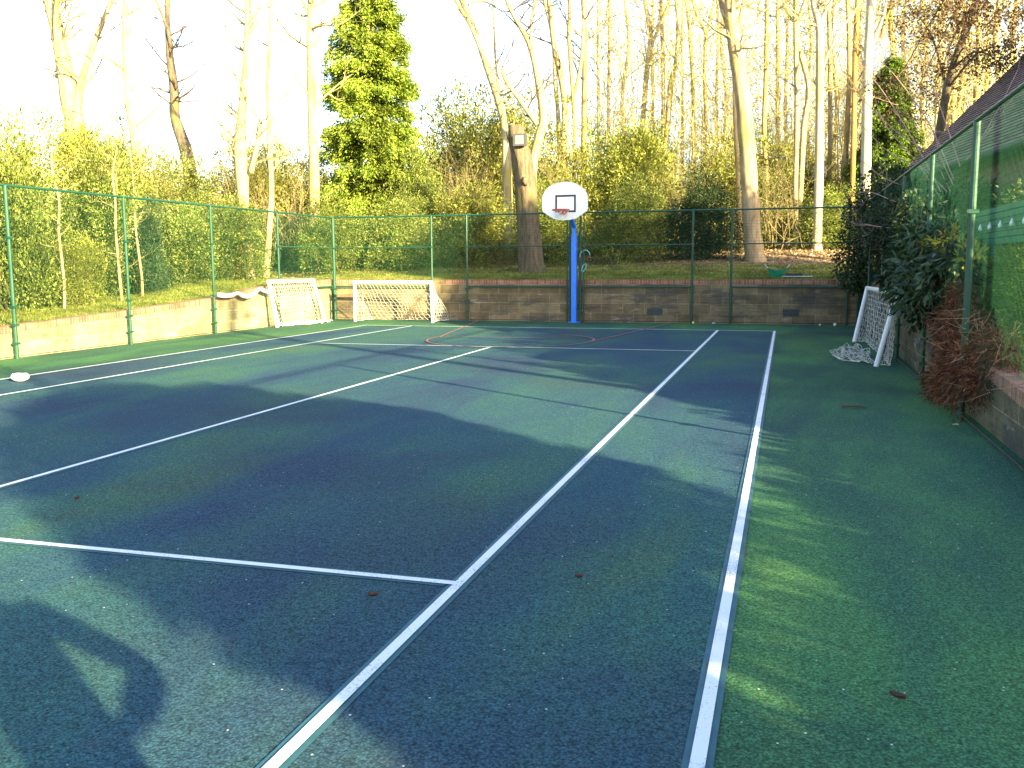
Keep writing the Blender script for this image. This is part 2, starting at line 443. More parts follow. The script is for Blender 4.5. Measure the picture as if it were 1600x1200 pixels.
# ------------------------------------------------------------------ vegetation generators
RNG = np.random.default_rng(7); PR = random.Random(11)
def unit(n, rng):
    v = rng.normal(size=(n, 3)); return v/np.linalg.norm(v, axis=1, keepdims=True)
def leaves(C, D, ln, wd, rng, fold=.25, jit=.35):
    """pointed four-corner leaves at centres C, growing along D"""
    n = len(C); D = D/np.linalg.norm(D, axis=1, keepdims=True)
    R = unit(n, rng); Sd = np.cross(D, R); Sd /= np.linalg.norm(Sd, axis=1, keepdims=True)+1e-9
    N = np.cross(Sd, D)
    l = ln*(1+jit*(rng.random((n, 1))*2-1)); ww = wd*(1+jit*(rng.random((n, 1))*2-1))
    V = np.empty((n, 4, 3))
    V[:, 0] = C-D*l*.5; V[:, 2] = C+D*l*.5-N*l*fold*.4
    V[:, 1] = C+Sd*ww*.5+N*ww*fold; V[:, 3] = C-Sd*ww*.5+N*ww*fold
    return V.reshape(-1, 3)
def lobes_sample(lobes, n, rng, shell=.72, clump=.0):
    """points through lobes (cx,cy,cz,rx,ry,rz), denser toward the outside, grouped in sprigs"""
    L = np.array(lobes); vol = (L[:, 3]*L[:, 4]*L[:, 5])**(2/3); idx = rng.choice(len(L), n, p=vol/vol.sum())
    u = unit(n, rng); r = shell+(1-shell)*rng.random((n, 1))**.6; deep = rng.random((n, 1)) < .22
    r = np.where(deep, rng.random((n, 1))**.5*shell, r)
    wob = 1+.07*rng.normal(size=(n, 1))+.16*np.sin(u[:, :1]*5+idx[:, None]*1.7)*np.sin(u[:, 2:]*6+idx[:, None])
    return L[idx, :3]+u*r*wob*L[idx, 3:6], u

def bush_meshes(name, w_, d_, h_, nsprig, per, ln, wd, leafmat, twigmat, rng, nlobe=9, droop=0.0, sprig_r=.12):
    """unit builder: returns (foliage mesh, stems mesh) standing on z=0"""
    lobes = []
    for i in range(nlobe+5):
        a = rng.random()*6.28; rr = rng.random()**.6*.34; zz = .25+.56*rng.random()
        s_ = (.20+.13*rng.random())*(.55 if i >= nlobe else 1)
        lobes.append((math.cos(a)*rr*w_, math.sin(a)*rr*d_, zz*h_, s_*w_, s_*d_, s_*h_*.95))
    lobes.append((0, 0, .36*h_, .40*w_, .40*d_, .36*h_))
    for i in range(4):
        a = i*1.57+rng.random(); lobes.append((math.cos(a)*.26*w_, math.sin(a)*.26*d_, .16*h_, .24*w_, .24*d_, .20*h_))
    P, u = lobes_sample(lobes, nsprig, rng)
    P[:, 2] = np.abs(P[:, 2])
    g_ = np.array([noise.noise(Vector((p[0]*9+7, p[1]*9, p[2]*9)))+.6*noise.noise(Vector((p[0]*21, p[1]*21, p[2]*21))) for p in P]); P = P[g_ > -.16]; u = u[g_ > -.16]; g_ = g_[g_ > -.16]
    C = np.repeat(P, per, 0); U = np.repeat(u, per, 0)
    off = rng.normal(size=C.shape)*sprig_r; C = C+off
    D = U*.8+off/sprig_r*.45+unit(len(C), rng)*.5+np.array([0, 0, .25-droop])
    C[:, 2] = np.maximum(C[:, 2], .02)
    fm = np_mesh('foliage', leaves(C, D, ln*(.75+1.1*np.repeat(g_, per)[:, None]+.2), wd*(.8+.9*np.repeat(g_, per)[:, None]+.2), rng), 4, leafmat)
    mb = MB()
    for i in range(14):
        q = P[rng.integers(len(P))]; b = Vector((rng.normal()*.12*w_, rng.normal()*.12*d_, 0)); e = Vector(q)
        m_ = (b*.55+e*.45)+Vector((0, 0, .12*h_)); r0 = .008+.006*rng.random()
        mb.tube([b, (b+m_)/2+Vector(rng.normal(size=3)*.05), m_, e], [r0, r0*.8, r0*.6, r0*.2], 5, False)
    me = bpy.data.meshes.new('stems'); me.from_pydata(mb.v, [], mb.f); me.materials.append(twigmat)
    return fm, me
def put_bush(kind, name, label, x, y, sx, sy, sz, cat='bush', group=None, rz=0, z=None, protos=None):
    fm, tm = protos[kind % len(protos)]
    zz = hg(x, y)-.05 if z is None else z
    o = empty(name, (x, y, zz), label, cat, group, rz); o.scale = (sx, sy, sz)
    link_mesh('foliage', fm, o); link_mesh('stems', tm, o)
    return o

BARK_PALE = m_bark('pale_beech_bark', (0.187, 0.145, 0.081), (0.408, 0.348, 0.221), (0.272, 0.230, 0.043), 1.0, .3)
BARK_GOLD = m_bark('golden_bark', (0.187, 0.128, 0.060), (0.357, 0.272, 0.136), (0.255, 0.221, 0.043), 1.0, .3)
BARK_DARK = m_bark('dark_oak_bark', (.06, .05, .04), (.17, .14, .10), (.15, .15, .03), 1.2, .6)
BARK_STUMP = m_bark('furrowed_bark', (0.049, 0.038, 0.026), (0.189, 0.138, 0.094), (0.099, 0.111, 0.027), 1.5, 1.0)
TWIG_M = m_plain('bare_twigs', (0.306, 0.255, 0.136), .9, .3, 2, spec=.1)
TWIG_D = m_plain('dark_twigs', (.10, .07, .05), .9, .3, 2, spec=.1)
LEAF_OLIVE = m_leaf('rhododendron_leaf', (0.067, 0.086, 0.014), (0.211, 0.226, 0.043), (0.442, 0.413, 0.106))
LEAF_GREEN = m_leaf('holly_leaf', (0.067, 0.106, 0.019), (0.173, 0.221, 0.043), (0.403, 0.413, 0.115))
LEAF_LIME = m_leaf('laurel_leaf', (0.115, 0.144, 0.019), (0.288, 0.317, 0.058), (0.499, 0.480, 0.125))
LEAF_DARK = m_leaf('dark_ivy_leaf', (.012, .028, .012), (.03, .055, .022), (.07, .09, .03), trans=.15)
LEAF_BROWN = m_leaf('brown_beech_leaf', (.05, .028, .014), (.12, .065, .035), (.17, .12, .06), trans=.25)
LEAF_CONIFER = m_leaf('conifer_spray', (0.063, 0.116, 0.015), (0.224, 0.314, 0.036), (0.412, 0.448, 0.081), clump=.8)

P_OLIVE = [bush_meshes('olive', 1, 1, 1, 15000, 3, .019, .0085, LEAF_OLIVE, TWIG_D, np.random.default_rng(20+i), sprig_r=.022) for i in range(3)]
P_GREEN = [bush_meshes('green', 1, 1, 1, 15000, 3, .018, .009, LEAF_GREEN, TWIG_D, np.random.default_rng(30+i), sprig_r=.022) for i in range(3)]
P_LIME = [bush_meshes('lime', 1, 1, 1, 14000, 3, .020, .009, LEAF_LIME, TWIG_D, np.random.default_rng(40+i), sprig_r=.025) for i in range(2)]
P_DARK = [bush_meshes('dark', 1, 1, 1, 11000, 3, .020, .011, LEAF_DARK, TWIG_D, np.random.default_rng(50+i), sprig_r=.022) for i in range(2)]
GREENS = dict(o=P_OLIVE, g=P_GREEN, l=P_LIME, d=P_DARK)

# (prototype set, px, Y, metres wide, metres deep, top y in the photo, label)
bushes = [
 ('o', -17.0, -4.5, 3.6, 3.2, 6.6, 'tall pale shrub beneath the forked white trunk'),
 ('l', -17.5, 4.0, 3.6, 3.2, 5.6, 'tall sunlit shrub left of the dark crooked trunk'),
 ('o', -13.0, 7.0, 3.6, 3.0, 4.4, 'olive shrub between the slim paired trunks and the conifer'),
 ('g', -7.6, 9.0, 2.6, 2.4, 4.3, 'green shrub hiding the foot of the tall conifer'),
 ('l', -6.4, 14.5, 4.0, 3.4, 6.4, 'pale yellow shrub rising just right of the tall conifer'),
 ('o', -14.5, -11.0, 3.0, 3.0, 6.4, 'tallest yellowish evergreen high at the left edge of the photo'),
 ('l', -13.8, -7.6, 2.2, 2.2, 5.9, 'narrow pale green evergreen poking above the left hedge'),
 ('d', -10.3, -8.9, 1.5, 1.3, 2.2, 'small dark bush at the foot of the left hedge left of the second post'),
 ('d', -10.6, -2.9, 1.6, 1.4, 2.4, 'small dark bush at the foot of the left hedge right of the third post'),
 ('l', -9.9, -6.0, 1.7, 1.3, 1.7, 'low bright plant at the foot of the left hedge right of the second post'),
 ('l', -9.8, -12.2, 1.6, 1.4, 1.5, 'low feathery plant at the left edge under the hedge'),
 # left bank, from near to far (x by world position)
 ('g', -10.6, -13.6, 3.4, 2.6, 5.0, 'tall leafy evergreen at the left edge of the photo behind the nearest fence post'),
 ('l', -10.3, -10.8, 2.6, 2.2, 3.2, 'low yellow green laurel behind the left fence close to the left edge'),
 ('g', -11.6, -9.6, 3.4, 3.0, 5.3, 'tall holly rising above the leftmost fence bay'),
 ('g', -10.6, -7.4, 2.9, 2.4, 4.2, 'bright green bush directly behind the second left fence post'),
 ('o', -12.4, -5.8, 3.2, 3.0, 4.9, 'olive bush behind the two sunlit left fence bays'),
 ('g', -10.9, -4.3, 2.8, 2.4, 3.6, 'dense fresh green bush filling the left fence bay before the hanging white net roll'),
 ('g', -11.2, -1.5, 3.0, 2.6, 3.3, 'green bush behind the two slim trunks on the left bank'),
 ('o', -13.4, -1.0, 3.4, 3.2, 4.2, 'olive shrub behind the slim paired trunks'),
 ('g', -10.9, 1.9, 2.8, 2.4, 2.7, 'shaded green bush behind the leaning goal in the left corner'),
 ('o', -14.8, 4.0, 4.2, 3.6, 4.2, 'yellowish shrub thicket at far left behind the corner'),
 # behind the far fence, front row
 ('g', -9.4, 5.6, 3.0, 2.4, 2.6, 'deep green bush directly behind the fence corner post'),
 ('g', -7.0, 6.4, 3.0, 2.4, 2.5, 'dark green bush behind the small goal'),
 ('o', -4.7+-.3, 7.6, 3.0, 2.6, 2.9, 'olive bush between the small goal and the sawn off trunk'),
 ('g', -2.4, 8.3, 3.0, 2.4, 2.7, 'green bush just right of the sawn off trunk'),
 ('g', .4, 8.6, 3.2, 2.4, 2.9, 'broad green bush directly behind the basketball hoop pole'),
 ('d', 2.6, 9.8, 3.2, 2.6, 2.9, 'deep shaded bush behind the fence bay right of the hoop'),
 ('g', 7.2, 13.5, 3.0, 2.4, 2.2, 'small green bush among the trunks right of the big leaning trunk'),
 # behind the far fence, upper rows
 ('o', -12.6, 9.5, 5.0, 4.0, 3.8, 'large olive rhododendron left of the tall conifer'),
 ('o', -5.0, 12.0, 4.8, 3.8, 6.5, 'tall yellow olive rhododendron right of the tall conifer'),
 ('l', -2.8, 13.0, 4.2, 3.6, 5.0, 'sunny lime rhododendron behind the sawn off trunk'),
 ('l', .3, 12.8, 4.4, 3.6, 4.9, 'sunny lime rhododendron rising behind the white backboard'),
 ('o', 3.6, 14.0, 4.2, 3.6, 4.2, 'olive rhododendron between the backboard and the big leaning trunk'),
 ('o', 6.6, 17.5, 4.6, 3.8, 3.6, 'olive bush behind the big leaning trunk'),
 ('o', 10.4, 19.5, 4.6, 3.8, 2.8, 'olive bush behind the straight grey trunk'),
 ('o', -8.6, 16.5, 5.2, 4.4, 6.0, 'pale olive thicket behind the base of the tall conifer'),
 ('l', -1.2, 19.5, 6.0, 4.4, 5.0, 'pale sunlit thicket high behind the backboard'),
 ('l', 5.0, 21.0, 6.0, 4.4, 4.2, 'pale sunlit thicket deep in the wood'),
 ('o', -16.5, 13.0, 5.4, 4.4, 4.6, 'olive thicket beneath the tall pale trunk on the left'),
 ('l', -20.5, 8.0, 5.4, 4.4, 4.6, 'bright thicket below the dark crooked trunk on the left'),
 ('l', -18.5, 1.0, 5.0, 4.4, 5.2, 'bright thicket below the forked white trunk at far left'),
]
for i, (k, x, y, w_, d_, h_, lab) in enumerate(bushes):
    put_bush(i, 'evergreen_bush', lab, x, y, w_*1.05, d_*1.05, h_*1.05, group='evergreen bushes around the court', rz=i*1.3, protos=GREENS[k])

# ------------------------------------------------------------------ bare trees
def cr(pts, per=5):
    """Catmull-Rom through (Vector, radius)"""
    P = [pts[0]]+list(pts)+[pts[-1]]; out = []
    for i in range(1, len(P)-2):
        for k in range(per):
            t = k/per; a, b, c, d = (np.array([*P[i+j-1][0], P[i+j-1][1]]) for j in range(4))
            q = .5*((2*b)+(-a+c)*t+(2*a-5*b+4*c-d)*t*t+(-a+3*b-3*c+d)*t**3)
            out.append((Vector(q[:3]), max(.004, q[3])))
    out.append((Vector(pts[-1][0]), pts[-1][1])); return out
def twig_mesh(mb, p, d, L, r, rng, depth, n=3):
    """a wandering branch with side shoots"""
    k = 5 if depth else 4; pts = [Vector(p)]; rr = [r]; d = Vector(d).normalized()
    for i in range(k):
        d = (d+Vector((rng.gauss(0, .17), rng.gauss(0, .17), rng.gauss(.07, .14)))).normalized()
        pts.append(pts[-1]+d*L/k); rr.append(r*(1-(i+1)/k*.82))
    mb.tube(pts, rr, n, False)
    if depth:
        for i in range(depth*2+2):
            j = rng.randint(1, k); q = pts[j]; s_ = Vector((rng.gauss(0, 1), rng.gauss(0, 1), rng.gauss(.2, .8))).normalized()
            twig_mesh(mb, q, d*.6+s_*.75, L*rng.uniform(.3, .62), rr[j]*.62+.0012, rng, depth-1)
def bare_tree(label, Y, limbs, mat, twmat, seed, ntw=14, group=None, tw_len=2.0, up=6.0, name='bare_tree', lowtw=.35, flare=1.35, tilt=0):
    """limbs[0] is the trunk: (px, py, width px) from the ground up; the others fork off it"""
    rng = random.Random(seed); m = pxm(limbs[0][0][0], Y)
    base = at(limbs[0][0][0], limbs[0][0][1], Y); gz = hg(base.x, Y)
    root = empty(name, (base.x, Y, min(gz, base.z)), label, 'tree', group)
    inv = -Vector(root.location); tw = MB()
    for li, L_ in enumerate(limbs):
        pts = []
        for i, (px, py, wpx) in enumerate(L_):
            p = at(px, py, Y+(.0 if li == 0 else .25*math.sin(li*2.1+seed)*min(i, 2)))
            pts.append((p, wpx*m*.5))
        if li == 0 and pts[0][0].z > gz-.1:
            b = pts[0][0].copy(); b.z = gz-.15; pts.insert(0, (b, pts[0][1]*flare))
        if limbs[li][-1][1] < 25:                      # runs on above the frame
            d = (pts[-1][0]-pts[-2][0]).normalized(); p, r = pts[-1]
            for k in range(1, 4):
                d = (d+Vector((rng.gauss(0, .08), rng.gauss(0, .08), .12))).normalized()
                p = p+d*up/3; pts.append((p, r*(1-k/3*.8)))
        c = cr(pts, 5)
        mb = MB(); mb.tube([p+inv for p, _ in c], [r*(1+rng.uniform(-.05, .05)) for _, r in c], 12 if c[0][1] > .1 else 8, True)
        mb.build('trunk' if li == 0 else 'limb', mat, root, True)
        n0 = int(len(c)*(lowtw if li == 0 else .15))
        for k in range(ntw if li == 0 else max(4, ntw//2)):
            j = rng.randint(min(n0, len(c)-2), len(c)-1); a = rng.uniform(0, 6.28)
            dd = Vector((math.cos(a), math.sin(a)*.8, rng.uniform(.1, 1.0)))
            twig_mesh(tw, c[j][0]+inv, dd, tw_len*rng.uniform(.5, 1.2), min(.05, c[j][1]*.38)+.004, rng, 2)
    if tw.v: tag(tw.build('twigs', twmat, root), kind='stuff')
    return root

bare_tree('white forked trunk at far left with one limb leaning right', 6, [[(128, 300, 29), (122, 230, 30), (112, 165, 30), (98, 90, 24), (88, 40, 20), (78, 0, 18)],
    [(118, 180, 17), (128, 125, 12), (148, 65, 9), (172, 3, 6)], [(100, 110, 12), (88, 60, 8), (90, 0, 8)]], BARK_PALE, TWIG_M, 1, 30)
bare_tree('slim pale trunk between the forked white trunk and the dark crooked one', 4, [[(210, 420, 12), (218, 310, 14), (212, 230, 13), (200, 150, 11), (195, 60, 9), (197, 0, 8)]], BARK_PALE, TWIG_M, 2, 22)
bare_tree('dark crooked trunk on the left that thins and forks near the top', 14, [[(300, 300, 22), (292, 240, 20), (274, 185, 16), (272, 140, 14), (265, 85, 11), (262, 40, 8), (262, 0, 8)],
    [(268, 75, 8), (258, 35, 5), (243, 0, 4)]], BARK_DARK, TWIG_D, 3, 30)
bare_tree('left of the two slim sunlit trunks behind the white net roll', 2.2, [[(392, 441, 17), (388, 400, 14), (381, 340, 15), (379, 290, 19), (375, 230, 20), (378, 180, 14), (384, 100, 10), (388, 0, 9)],
    [(392, 270, 9), (402, 225, 7), (408, 190, 5)]], BARK_PALE, TWIG_M, 4, 26)
bare_tree('right of the two slim sunlit trunks behind the white net roll', 3.6, [[(415, 437, 13), (420, 370, 10), (424, 300, 9), (421, 220, 8), (419, 120, 7), (424, 0, 6)]], BARK_PALE, TWIG_M, 5, 24)
bare_tree('tall straight pale trunk left of the conifer', 6.6, [[(492, 345, 18), (490, 250, 16), (487, 150, 14), (485, 60, 12), (486, 0, 11)]], BARK_PALE, TWIG_M, 6, 26)
bare_tree('forked leaning trunk behind the sawn off trunk reaching up left', 10, [[(792, 262, 16), (790, 210, 13), (783, 170, 12), (765, 115, 12), (745, 55, 10), (722, 0, 9)],
    [(782, 165, 5), (774, 90, 3.5), (771, 0, 3)], [(758, 95, 7), (735, 40, 6), (708, -8, 5)]], BARK_PALE, TWIG_M, 7, 12)
bare_tree('curved pale trunk just right of the sawn off trunk', 9, [[(832, 270, 14), (842, 215, 15), (849, 185, 13), (840, 120, 11), (828, 70, 9), (805, 28, 7), (792, 0, 6)],
    [(840, 195, 9), (818, 165, 7), (790, 125, 6), (783, 105, 4)], [(832, 90, 7), (830, 45, 5), (836, 0, 5)]], BARK_PALE, TWIG_D, 8, 14)
bare_tree('pale trunk that splits high above the backboard', 16, [[(882, 235, 12), (883, 170, 11), (878, 125, 11), (866, 70, 9), (858, 0, 8)], [(886, 160, 6), (899, 140, 6), (910, 80, 6), (912, 0, 6)]], BARK_PALE, TWIG_D, 9, 14)
bare_tree('slim pale trunk standing close left of the trunk above the backboard', 18, [[(873, 205, 7), (868, 130, 7), (864, 60, 6), (850, 0, 5)]], BARK_PALE, TWIG_M, 10, 10)
bare_tree('slim dark edged trunk above and right of the backboard', 15, [[(897, 210, 5), (893, 120, 6), (889, 60, 6), (890, 0, 5)]], BARK_GOLD, TWIG_D, 11, 12)
bare_tree('straight golden trunk right of the trunks above the backboard', 17, [[(912, 240, 9), (913, 160, 9), (914, 80, 8), (912, 0, 8)]], BARK_GOLD, TWIG_M, 12, 12)
bare_tree('white sinuous trunk at the centre of the wood leaning left at its foot', 20, [[(1034, 270, 7), (1041, 215, 8), (1048, 135, 9), (1057, 95, 8), (1060, 40, 7), (1057, 0, 7)]], BARK_PALE, TWIG_M, 13, 12)
bare_tree('pale kinked trunk left of the white sinuous trunk', 21, [[(1004, 260, 7), (1004, 195, 8), (1010, 120, 8), (1016, 55, 7), (1008, 0, 6)], [(1012, 90, 5), (1032, 35, 5), (1048, 0, 4)]], BARK_PALE, TWIG_M, 14, 14)
bare_tree('golden trunk straight behind the white sinuous trunk', 24, [[(1036, 215, 6), (1036, 110, 6), (1033, 0, 6)]], BARK_GOLD, TWIG_M, 15, 12)
bare_tree('thin golden trunk right of the white sinuous trunk', 23, [[(1084, 215, 6), (1082, 115, 6), (1076, 35, 5), (1072, 0, 5)]], BARK_GOLD, TWIG_M, 16, 14)
bare_tree('thin forked trunk halfway between the sinuous trunk and the big leaning trunk', 22, [[(1103, 220, 6), (1101, 110, 6), (1103, 55, 6), (1092, 30, 4), (1080, 0, 4)], [(1103, 60, 4), (1110, 25, 4), (1116, 0, 3)]], BARK_PALE, TWIG_M, 17, 14)
bare_tree('big leaning trunk behind the far fence with a shaded grey foot', 9, [[(1182, 414, 36), (1176, 370, 27), (1172, 300, 26), (1167, 225, 25), (1160, 150, 24), (1148, 70, 21), (1140, 0, 17)],
    [(1148, 75, 10), (1136, 35, 9), (1126, 0, 8)], [(1150, 60, 8), (1158, 20, 5), (1163, -5, 4)]], m_bark('leaning_trunk_bark', (.20, .13, .07), (.42, .33, .21), (.26, .22, .06), 1.0, .4), TWIG_M, 18, 16, lowtw=.4)
bare_tree('slim pale trunk hugging the left side of the big leaning trunk', 12, [[(1157, 405, 10), (1154, 300, 7), (1148, 180, 6), (1147, 90, 5), (1142, 0, 5)]], BARK_GOLD, TWIG_M, 19, 8)
bare_tree('slim trunk just right of the big leaning trunk', 17, [[(1201, 330, 8), (1194, 210, 7), (1197, 110, 7), (1199, 0, 6)]], BARK_GOLD, TWIG_M, 20, 14)
bare_tree('left stem of the close pair behind the garden bucket', 13.5, [[(1243, 393, 10), (1243, 280, 8), (1245, 170, 8), (1243, 0, 7)]], BARK_PALE, TWIG_M, 21, 14)
bare_tree('right kinked stem of the close pair behind the garden bucket', 13.8, [[(1252, 396, 10), (1250, 330, 8), (1256, 200, 9), (1264, 140, 8), (1250, 80, 7), (1246, 40, 6), (1258, 0, 5)]], BARK_PALE, TWIG_M, 22, 14)
bare_tree('straight grey trunk with roots above the garden bucket that forks at the top', 12.5, [[(1276, 400, 20), (1277, 370, 15), (1280, 250, 14), (1281, 120, 12), (1280, 42, 11), (1270, 0, 8)],
    [(1281, 40, 7), (1290, 15, 6), (1294, -5, 5)], [(1284, 110, 5), (1305, 60, 3.5), (1340, 10, 3)]], m_bark('grey_trunk_bark', (.26, .23, .18), (.44, .39, .31), (.28, .24, .07), 1.0, .3), TWIG_M, 23, 14)
bare_tree('pale trunk immediately right of the straight grey trunk', 18, [[(1293, 330, 8), (1297, 220, 7), (1297, 100, 7), (1294, 0, 6)]], BARK_PALE, TWIG_M, 24, 14)
bare_tree('yellowish trunk left of the thick grey bole beside the roof', 17, [[(1318, 320, 8), (1323, 210, 8), (1327, 110, 7), (1324, 0, 6)]], BARK_GOLD, TWIG_D, 25, 14)
bare_tree('rusty golden trunk against the small dark conifer', 15, [[(1331, 330, 8), (1334, 200, 8), (1336, 90, 8), (1340, 0, 7)]], m_bark('rusty_bark', (.22, .12, .04), (.42, .24, .08), None, 1, .3), TWIG_D, 26, 12)
bare_tree('thick pale grey bole in front of the small dark conifer', 9, [[(1352, 300, 16), (1354, 200, 15), (1356, 100, 14), (1361, 0, 13)], [(1364, 70, 4), (1378, 30, 3.5), (1385, 0, 3)]], m_bark('smooth_grey_bark', (.30, .27, .21), (.46, .41, .33), None, .8, .2), TWIG_M, 27, 8)
bare_tree('dark edged trunk right of the thick grey bole', 20, [[(1397, 230, 9), (1397, 95, 9), (1392, 40, 8), (1394, 0, 7)], [(1376, 60, 6), (1386, 25, 5), (1394, 0, 5)]], BARK_GOLD, TWIG_D, 28, 14)
far_tr = [(935, 20, 26, 5), (951, 40, 27, 5), (975, 100, 27, 6), (1020, 60, 30, 5), (1066, 50, 30, 5), (1120, 60, 29, 5), (1133, 90, 27, 6), (1215, 10, 24, 7), (1228, 40, 28, 6), (1262, 80, 29, 5),
          (1305, 50, 26, 7), (1345, 30, 27, 6), (1418, 40, 24, 7), (1442, 30, 27, 6), (1466, 0, 22, 9), (1478, 30, 26, 7), (1492, 10, 21, 9), (1503, 50, 24, 8), (1527, 0, 22, 11), (1541, 40, 25, 7), (1562, 20, 21, 10), (1590, 30, 24, 8)]
for i, (px, k, Y, wpx) in enumerate(far_tr):
    b = PR.uniform(-9, 9)
    bare_tree('one of the thin bare trunks deep in the wood' if px < 1405 else 'one of the bare trunks standing beyond the tiled roof', Y, [[(px+b*.5, 250, wpx), (px-b*.4, 160, wpx*.95), (px+b, 70, wpx*.85), (px+b*.2, 0, wpx*.7)]],
              (BARK_PALE, BARK_GOLD)[i % 2], TWIG_M if i % 3 else TWIG_D, 60+i, 13, group='thin bare trunks deep in the wood' if px < 1405 else 'bare trunks beyond the tiled roof', tw_len=2.6, lowtw=.15)

# ------------------------------------------------------------------ sawn off trunk with floodlight
def stump_tree():
    Y = 5.6; m = pxm(830, Y); P = [(831, 431, 46), (829, 405, 39), (826, 360, 35), (823, 310, 33), (819, 265, 33), (813, 235, 29), (808, 212, 26), (806, 196, 23)]
    b = at(831, 431, Y); root = empty('sawn_off_tree', (b.x, Y, b.z), 'thick leafless trunk sawn off at the top left of the basketball hoop', 'tree')
    inv = -Vector(root.location); c = cr([(at(x, y, Y), w_*m*.5) for x, y, w_ in P], 7)
    c[0] = (c[0][0]-Vector((0, 0, .25)), c[0][1]*1.15)
    rng = random.Random(5); mb = MB(); n = 28; base = 0
    for i, (p, r) in enumerate(c):
        for j in range(n):
            th = 6.283*j/n; k = 1+.07*math.sin(th*5+i*.12)+.04*math.sin(th*11+i*.3)+.05*noise.noise(Vector((math.cos(th)*2, math.sin(th)*2, i*.25)))
            if i < 4: k += .10*(4-i)/4*max(0, math.sin(th*4+1))
            mb.v.append(tuple(p+inv+Vector((math.cos(th)*r*k, math.sin(th)*r*k, 0))))
    for i in range(len(c)-1):
        for j in range(n):
            mb.f.append((i*n+j, i*n+(j+1) % n, (i+1)*n+(j+1) % n, (i+1)*n+j))
    mb.build('trunk', BARK_STUMP, root, True)
    tp, tr = c[-1]
    MB().add([tuple(tp+inv+Vector((math.cos(6.283*j/n)*tr*.97, math.sin(6.283*j/n)*tr*.97, .004+.03*math.sin(j)))) for j in range(n)], [tuple(range(n))]).build('sawn_top', m_plain('sawn_wood', (.42, .33, .2), .8, .2, 10), root)
    q = at(797, 208, Y)+inv
    MB().tube([q+Vector((.08, .05, -.35)), q+Vector((.0, -.06, -.12)), q+Vector((-.03, -.12, .06))], [.10, .10, .075], 12).build('branch_stub', BARK_DARK, root, True)
    q = at(824, 285, Y)+inv
    k = MB().tube([q+Vector((.02, -.33, -.12)), q+Vector((.03, -.40, 0)), q+Vector((.0, -.36, .14))], [.06, .11, .05], 10); k.build('burr', BARK_STUMP, root, True)
    # floodlight fixed to the trunk
    f = at(812, 219, Y-.42); fl = empty('floodlight', tuple(f), 'grey rectangular floodlight fixed near the top of the sawn off trunk', 'floodlight')
    s_ = 20*pxm(812, Y-.42)/2*.98
    GREY = m_plain('grey_cast_housing', (.06, .06, .058), .5, .1)
    bevel(MB().box(-s_, s_, -.02, .14, -s_*.86, s_*.86).build('housing', GREY, fl), .02)
    fr = MB(); t = .03
    fr.box(-s_*1.04, s_*1.04, -.045, -.02, s_*.8, s_*.98).box(-s_*1.04, s_*1.04, -.045, -.02, -s_*.9, -s_*.62).box(-s_*1.04, -s_*.66, -.045, -.02, -s_*.62, s_*.8).box(s_*.8, s_*1.04, -.045, -.02, -s_*.62, s_*.8)
    fr.build('bezel', GREY, fl)
    gl = NT('lamp_glass'); gl.base((.20, .24, .23)); gl.rough(.12); gl.b.inputs['Metallic'].default_value = .3
    MB().box(-s_*.66, s_*.8, -.03, -.021, -s_*.62, s_*.8).build('lens', gl.m, fl)
    MB().box(-.03, .03, .14, .36, -.05, .05).build('bracket', DARK_M, fl)
stump_tree()

# ------------------------------------------------------------------ conifers
def conifer(name, label, base, h, r0, ntier, mat, seed, bare=.04, ln=.11, droop=.35, density=1.6, bark=BARK_DARK):
    rng = np.random.default_rng(seed); root = empty(name, tuple(base), label, 'tree')
    MB().tube([(0, 0, -.2), (0, 0, h*.5), (0, 0, h)], [h*.018, h*.011, .02], 10).build('trunk', bark, root, True)
    C = []; D = []; br = MB()
    for t in range(ntier):
        f = (t+rng.random()*1.6)/(ntier+.8); z = h*(bare+(1-bare)*f); R = r0*(1-f)**.75*(.82+.3*rng.random())+.25
        nb = int(6+5*(1-f))
        for b in range(nb):
            a = rng.random()*6.283; Rb = R*(.7+.4*rng.random()); d = np.array([math.cos(a), math.sin(a), 0])
            side = np.array([-d[1], d[0], 0]); pts = []
            for i in range(5):
                u = i/4; pts.append((d[0]*Rb*u, d[1]*Rb*u, z+.10*Rb*u-droop*Rb*u*u*.9))
            br.tube(pts, [.03, .024, .018, .012, .005], 4, False)
            ns = int((26+52*Rb)*density)
            u = rng.random(ns)**.65; off = rng.normal(size=ns)*.22*Rb*(1.1-u)+rng.normal(size=ns)*.06
            c = d[None]*Rb*u[:, None]+side[None]*off[:, None]
            c[:, 2] = z+.10*Rb*u-droop*Rb*u*u*.9-np.abs(off)*.25+rng.normal(size=ns)*.11
            for k in range(3):
                C.append(c+rng.normal(size=c.shape)*np.array([.06, .06, .05])-np.array([0, 0, .05*k]))
                D.append(d[None]*.8+side[None]*np.sign(off)[:, None]*.5+rng.normal(size=c.shape)*.3-np.array([0, 0, .45+.2*k]))
    C = np.concatenate(C); D = np.concatenate(D)
    link_mesh('foliage', np_mesh('foliage', leaves(C, D, ln, ln*.42, rng, .15), 4, mat), root)
    br.build('branches', bark, root)
    return root
b = at(588, 420, 9.5); conifer('conifer', 'tall bright green conifer behind the far left corner of the court', (b.x, 9.5, hg(b.x, 9.5)), 13.5, 2.55, 46, LEAF_CONIFER, 3, ln=.13)
b = at(1385, 300, 16); conifer('conifer', 'small dark green conifer between the thick grey bole and the tiled roof', (b.x, 16, hg(b.x, 16)), 7.0, 1.75, 30, m_leaf('dark_conifer_spray', (.03, .07, .01), (.09, .16, .02), (.20, .26, .04)), 4, ln=.15)

